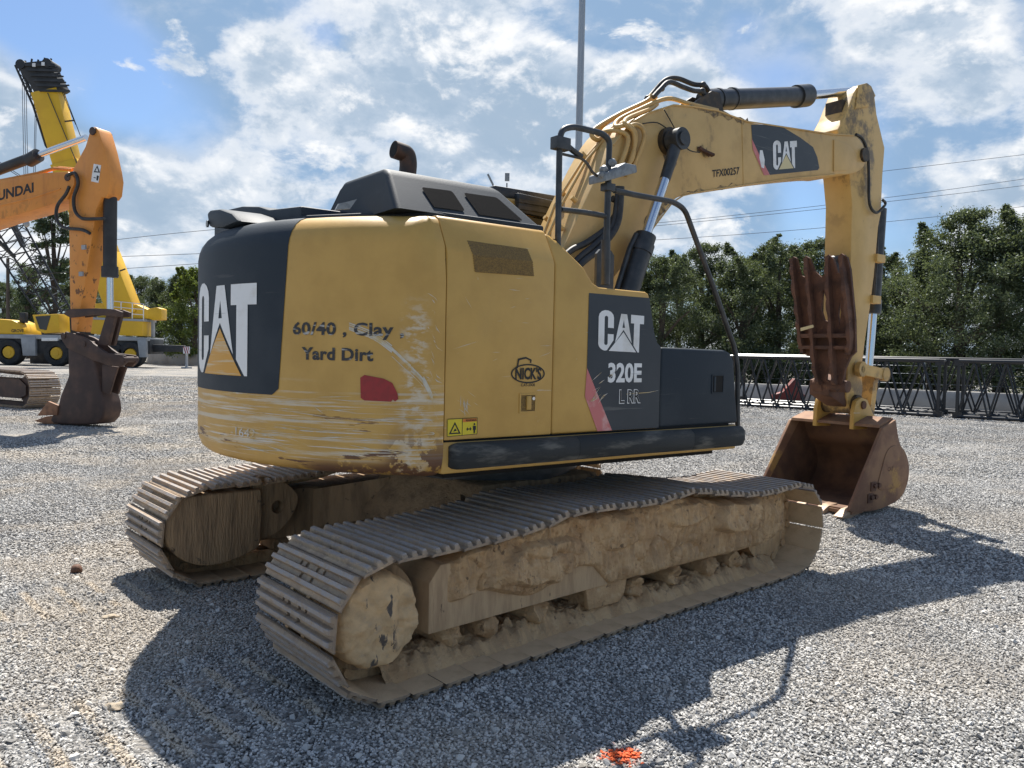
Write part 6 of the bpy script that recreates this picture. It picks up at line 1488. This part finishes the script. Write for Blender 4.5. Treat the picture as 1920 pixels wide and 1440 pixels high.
# low growth along the foot of the row
rng = np.random.default_rng(5); C_ = np.array([((px - 960) / 1483.8 * 45 + rng.normal() * .5, 45 + rng.normal() * 1.2, rng.uniform(.2, 1.9)) for px in np.linspace(1120, 2000, 110)]); V_, F_ = leaf_cloud(rng, C_, np.full(110, .9), 200, .09)
un = link('undergrowth', mesh_np('undergrowth', V_, F_), 'leaf'); tag(un, 'dark undergrowth along the foot of the right hand trees', 'undergrowth', kind='stuff')
pr_p = pine(21); pr_q = pine(22, 15)
used.clear() if False else None
plant(pr_p, *((100 - 960) / 1483.8 * 82, 82), 1.0, .3, 'tall dark pine behind the orange stick and lattice boom', 'pine tree')
plant(pr_q, *((52 - 960) / 1483.8 * 88, 88), .72, 1.3, 'shorter dark pine left of the tall one behind the lattice boom', 'pine tree')
LG = 'trees beyond the yellow crane'
for k, (px, d, s, pi_, lab) in enumerate([(8, 92, 1.0, 1, 'grey green tree at the far left edge beside the utility pole'), (45, 95, .95, 3, 'grey green tree behind the crane engine hood'), (150, 92, 1.1, 0, 'grey green tree hidden mostly by the orange stick'), (205, 88, 1.1, 2, 'grey green tree showing between stick and crane boom foot'),
                                        (262, 82, 1.02, 1, 'grey green tree right behind the crane superstructure'), (300, 80, 1.0, 3, 'grey green tree above the crane winch housing'), (338, 78, .92, 0, 'grey green tree above the red and white marker board'), (380, 78, .95, 2, 'grey green tree cut off by the tail of the yellow machine')]):
    plant(protos[pi_], (px - 960) / 1483.8 * d, d, s, k * 1.3 + .4, lab, 'tree', LG)
by = oak(31, 8.8, 2.6, 60, 240, .11, .6, 'leafy'); plant(by, (366 - 960) / 1483.8 * 74, 74, 1.0, .2, 'bright yellow green tree beside the tail of the yellow machine', 'tree')

# ------------------------------------------------------------------ small things on the yard
def clod(px, r, seed, label):
    bm = new(); lump(bm, (0, 0, r * .3), r, seed, 3, (1.3, 1, .55), .6); o = obj('clay_clod', bm, 'sand', smooth=60); o.location = (px[0], px[1], ground_z(*px)); tag(o, label, 'clay clod', 'pale clay clods on the gravel')
cl = [(-2.433,4.801),(-1.807,3.601),(-3.169,5.750),(-2.193,5.551),(-2.132,5.648),(1.319,3.472)]
clod(cl[0], .032, 1, 'flat pale clay clod lying left of the machine shadow'); clod(cl[1], .036, 2, 'pale clay clod at the lower left edge of the shadow')
clod(cl[3], .05, 4, 'clay clod fallen beside the left track'); clod(cl[4], .035, 5, 'small clay clod right beside the left track')
bm = new(); lump(bm, (0, 0, .02), .035, 9, 2, (1.2, 1, .9), .4); o = obj('stone', bm, 'rust', smooth=60); o.location = (*cl[2], ground_z(*cl[2]) + .01); tag(o, 'single reddish brown stone alone on the pale gravel at the left', 'stone')
pm_ = [(0.488,3.233)][0]
bm = new()
for k in range(70):
    x, y = random.gauss(0, .04), random.gauss(0, .03); lump(bm, (x, y, .012 + random.random() * .004), random.uniform(.004, .008), k, 1, (1.2, 1, .6), .6)
M['spray'] = material('orange_marking_paint', (.78, .13, .02), .7, 0, (.66, .10, .02), 30)
o = obj('paint_mark', bm, 'spray', smooth=None); o.location = (pm_[0], pm_[1], ground_z(*pm_)); tag(o, 'bright orange spray paint mark on the gravel at the bottom edge', 'paint mark')
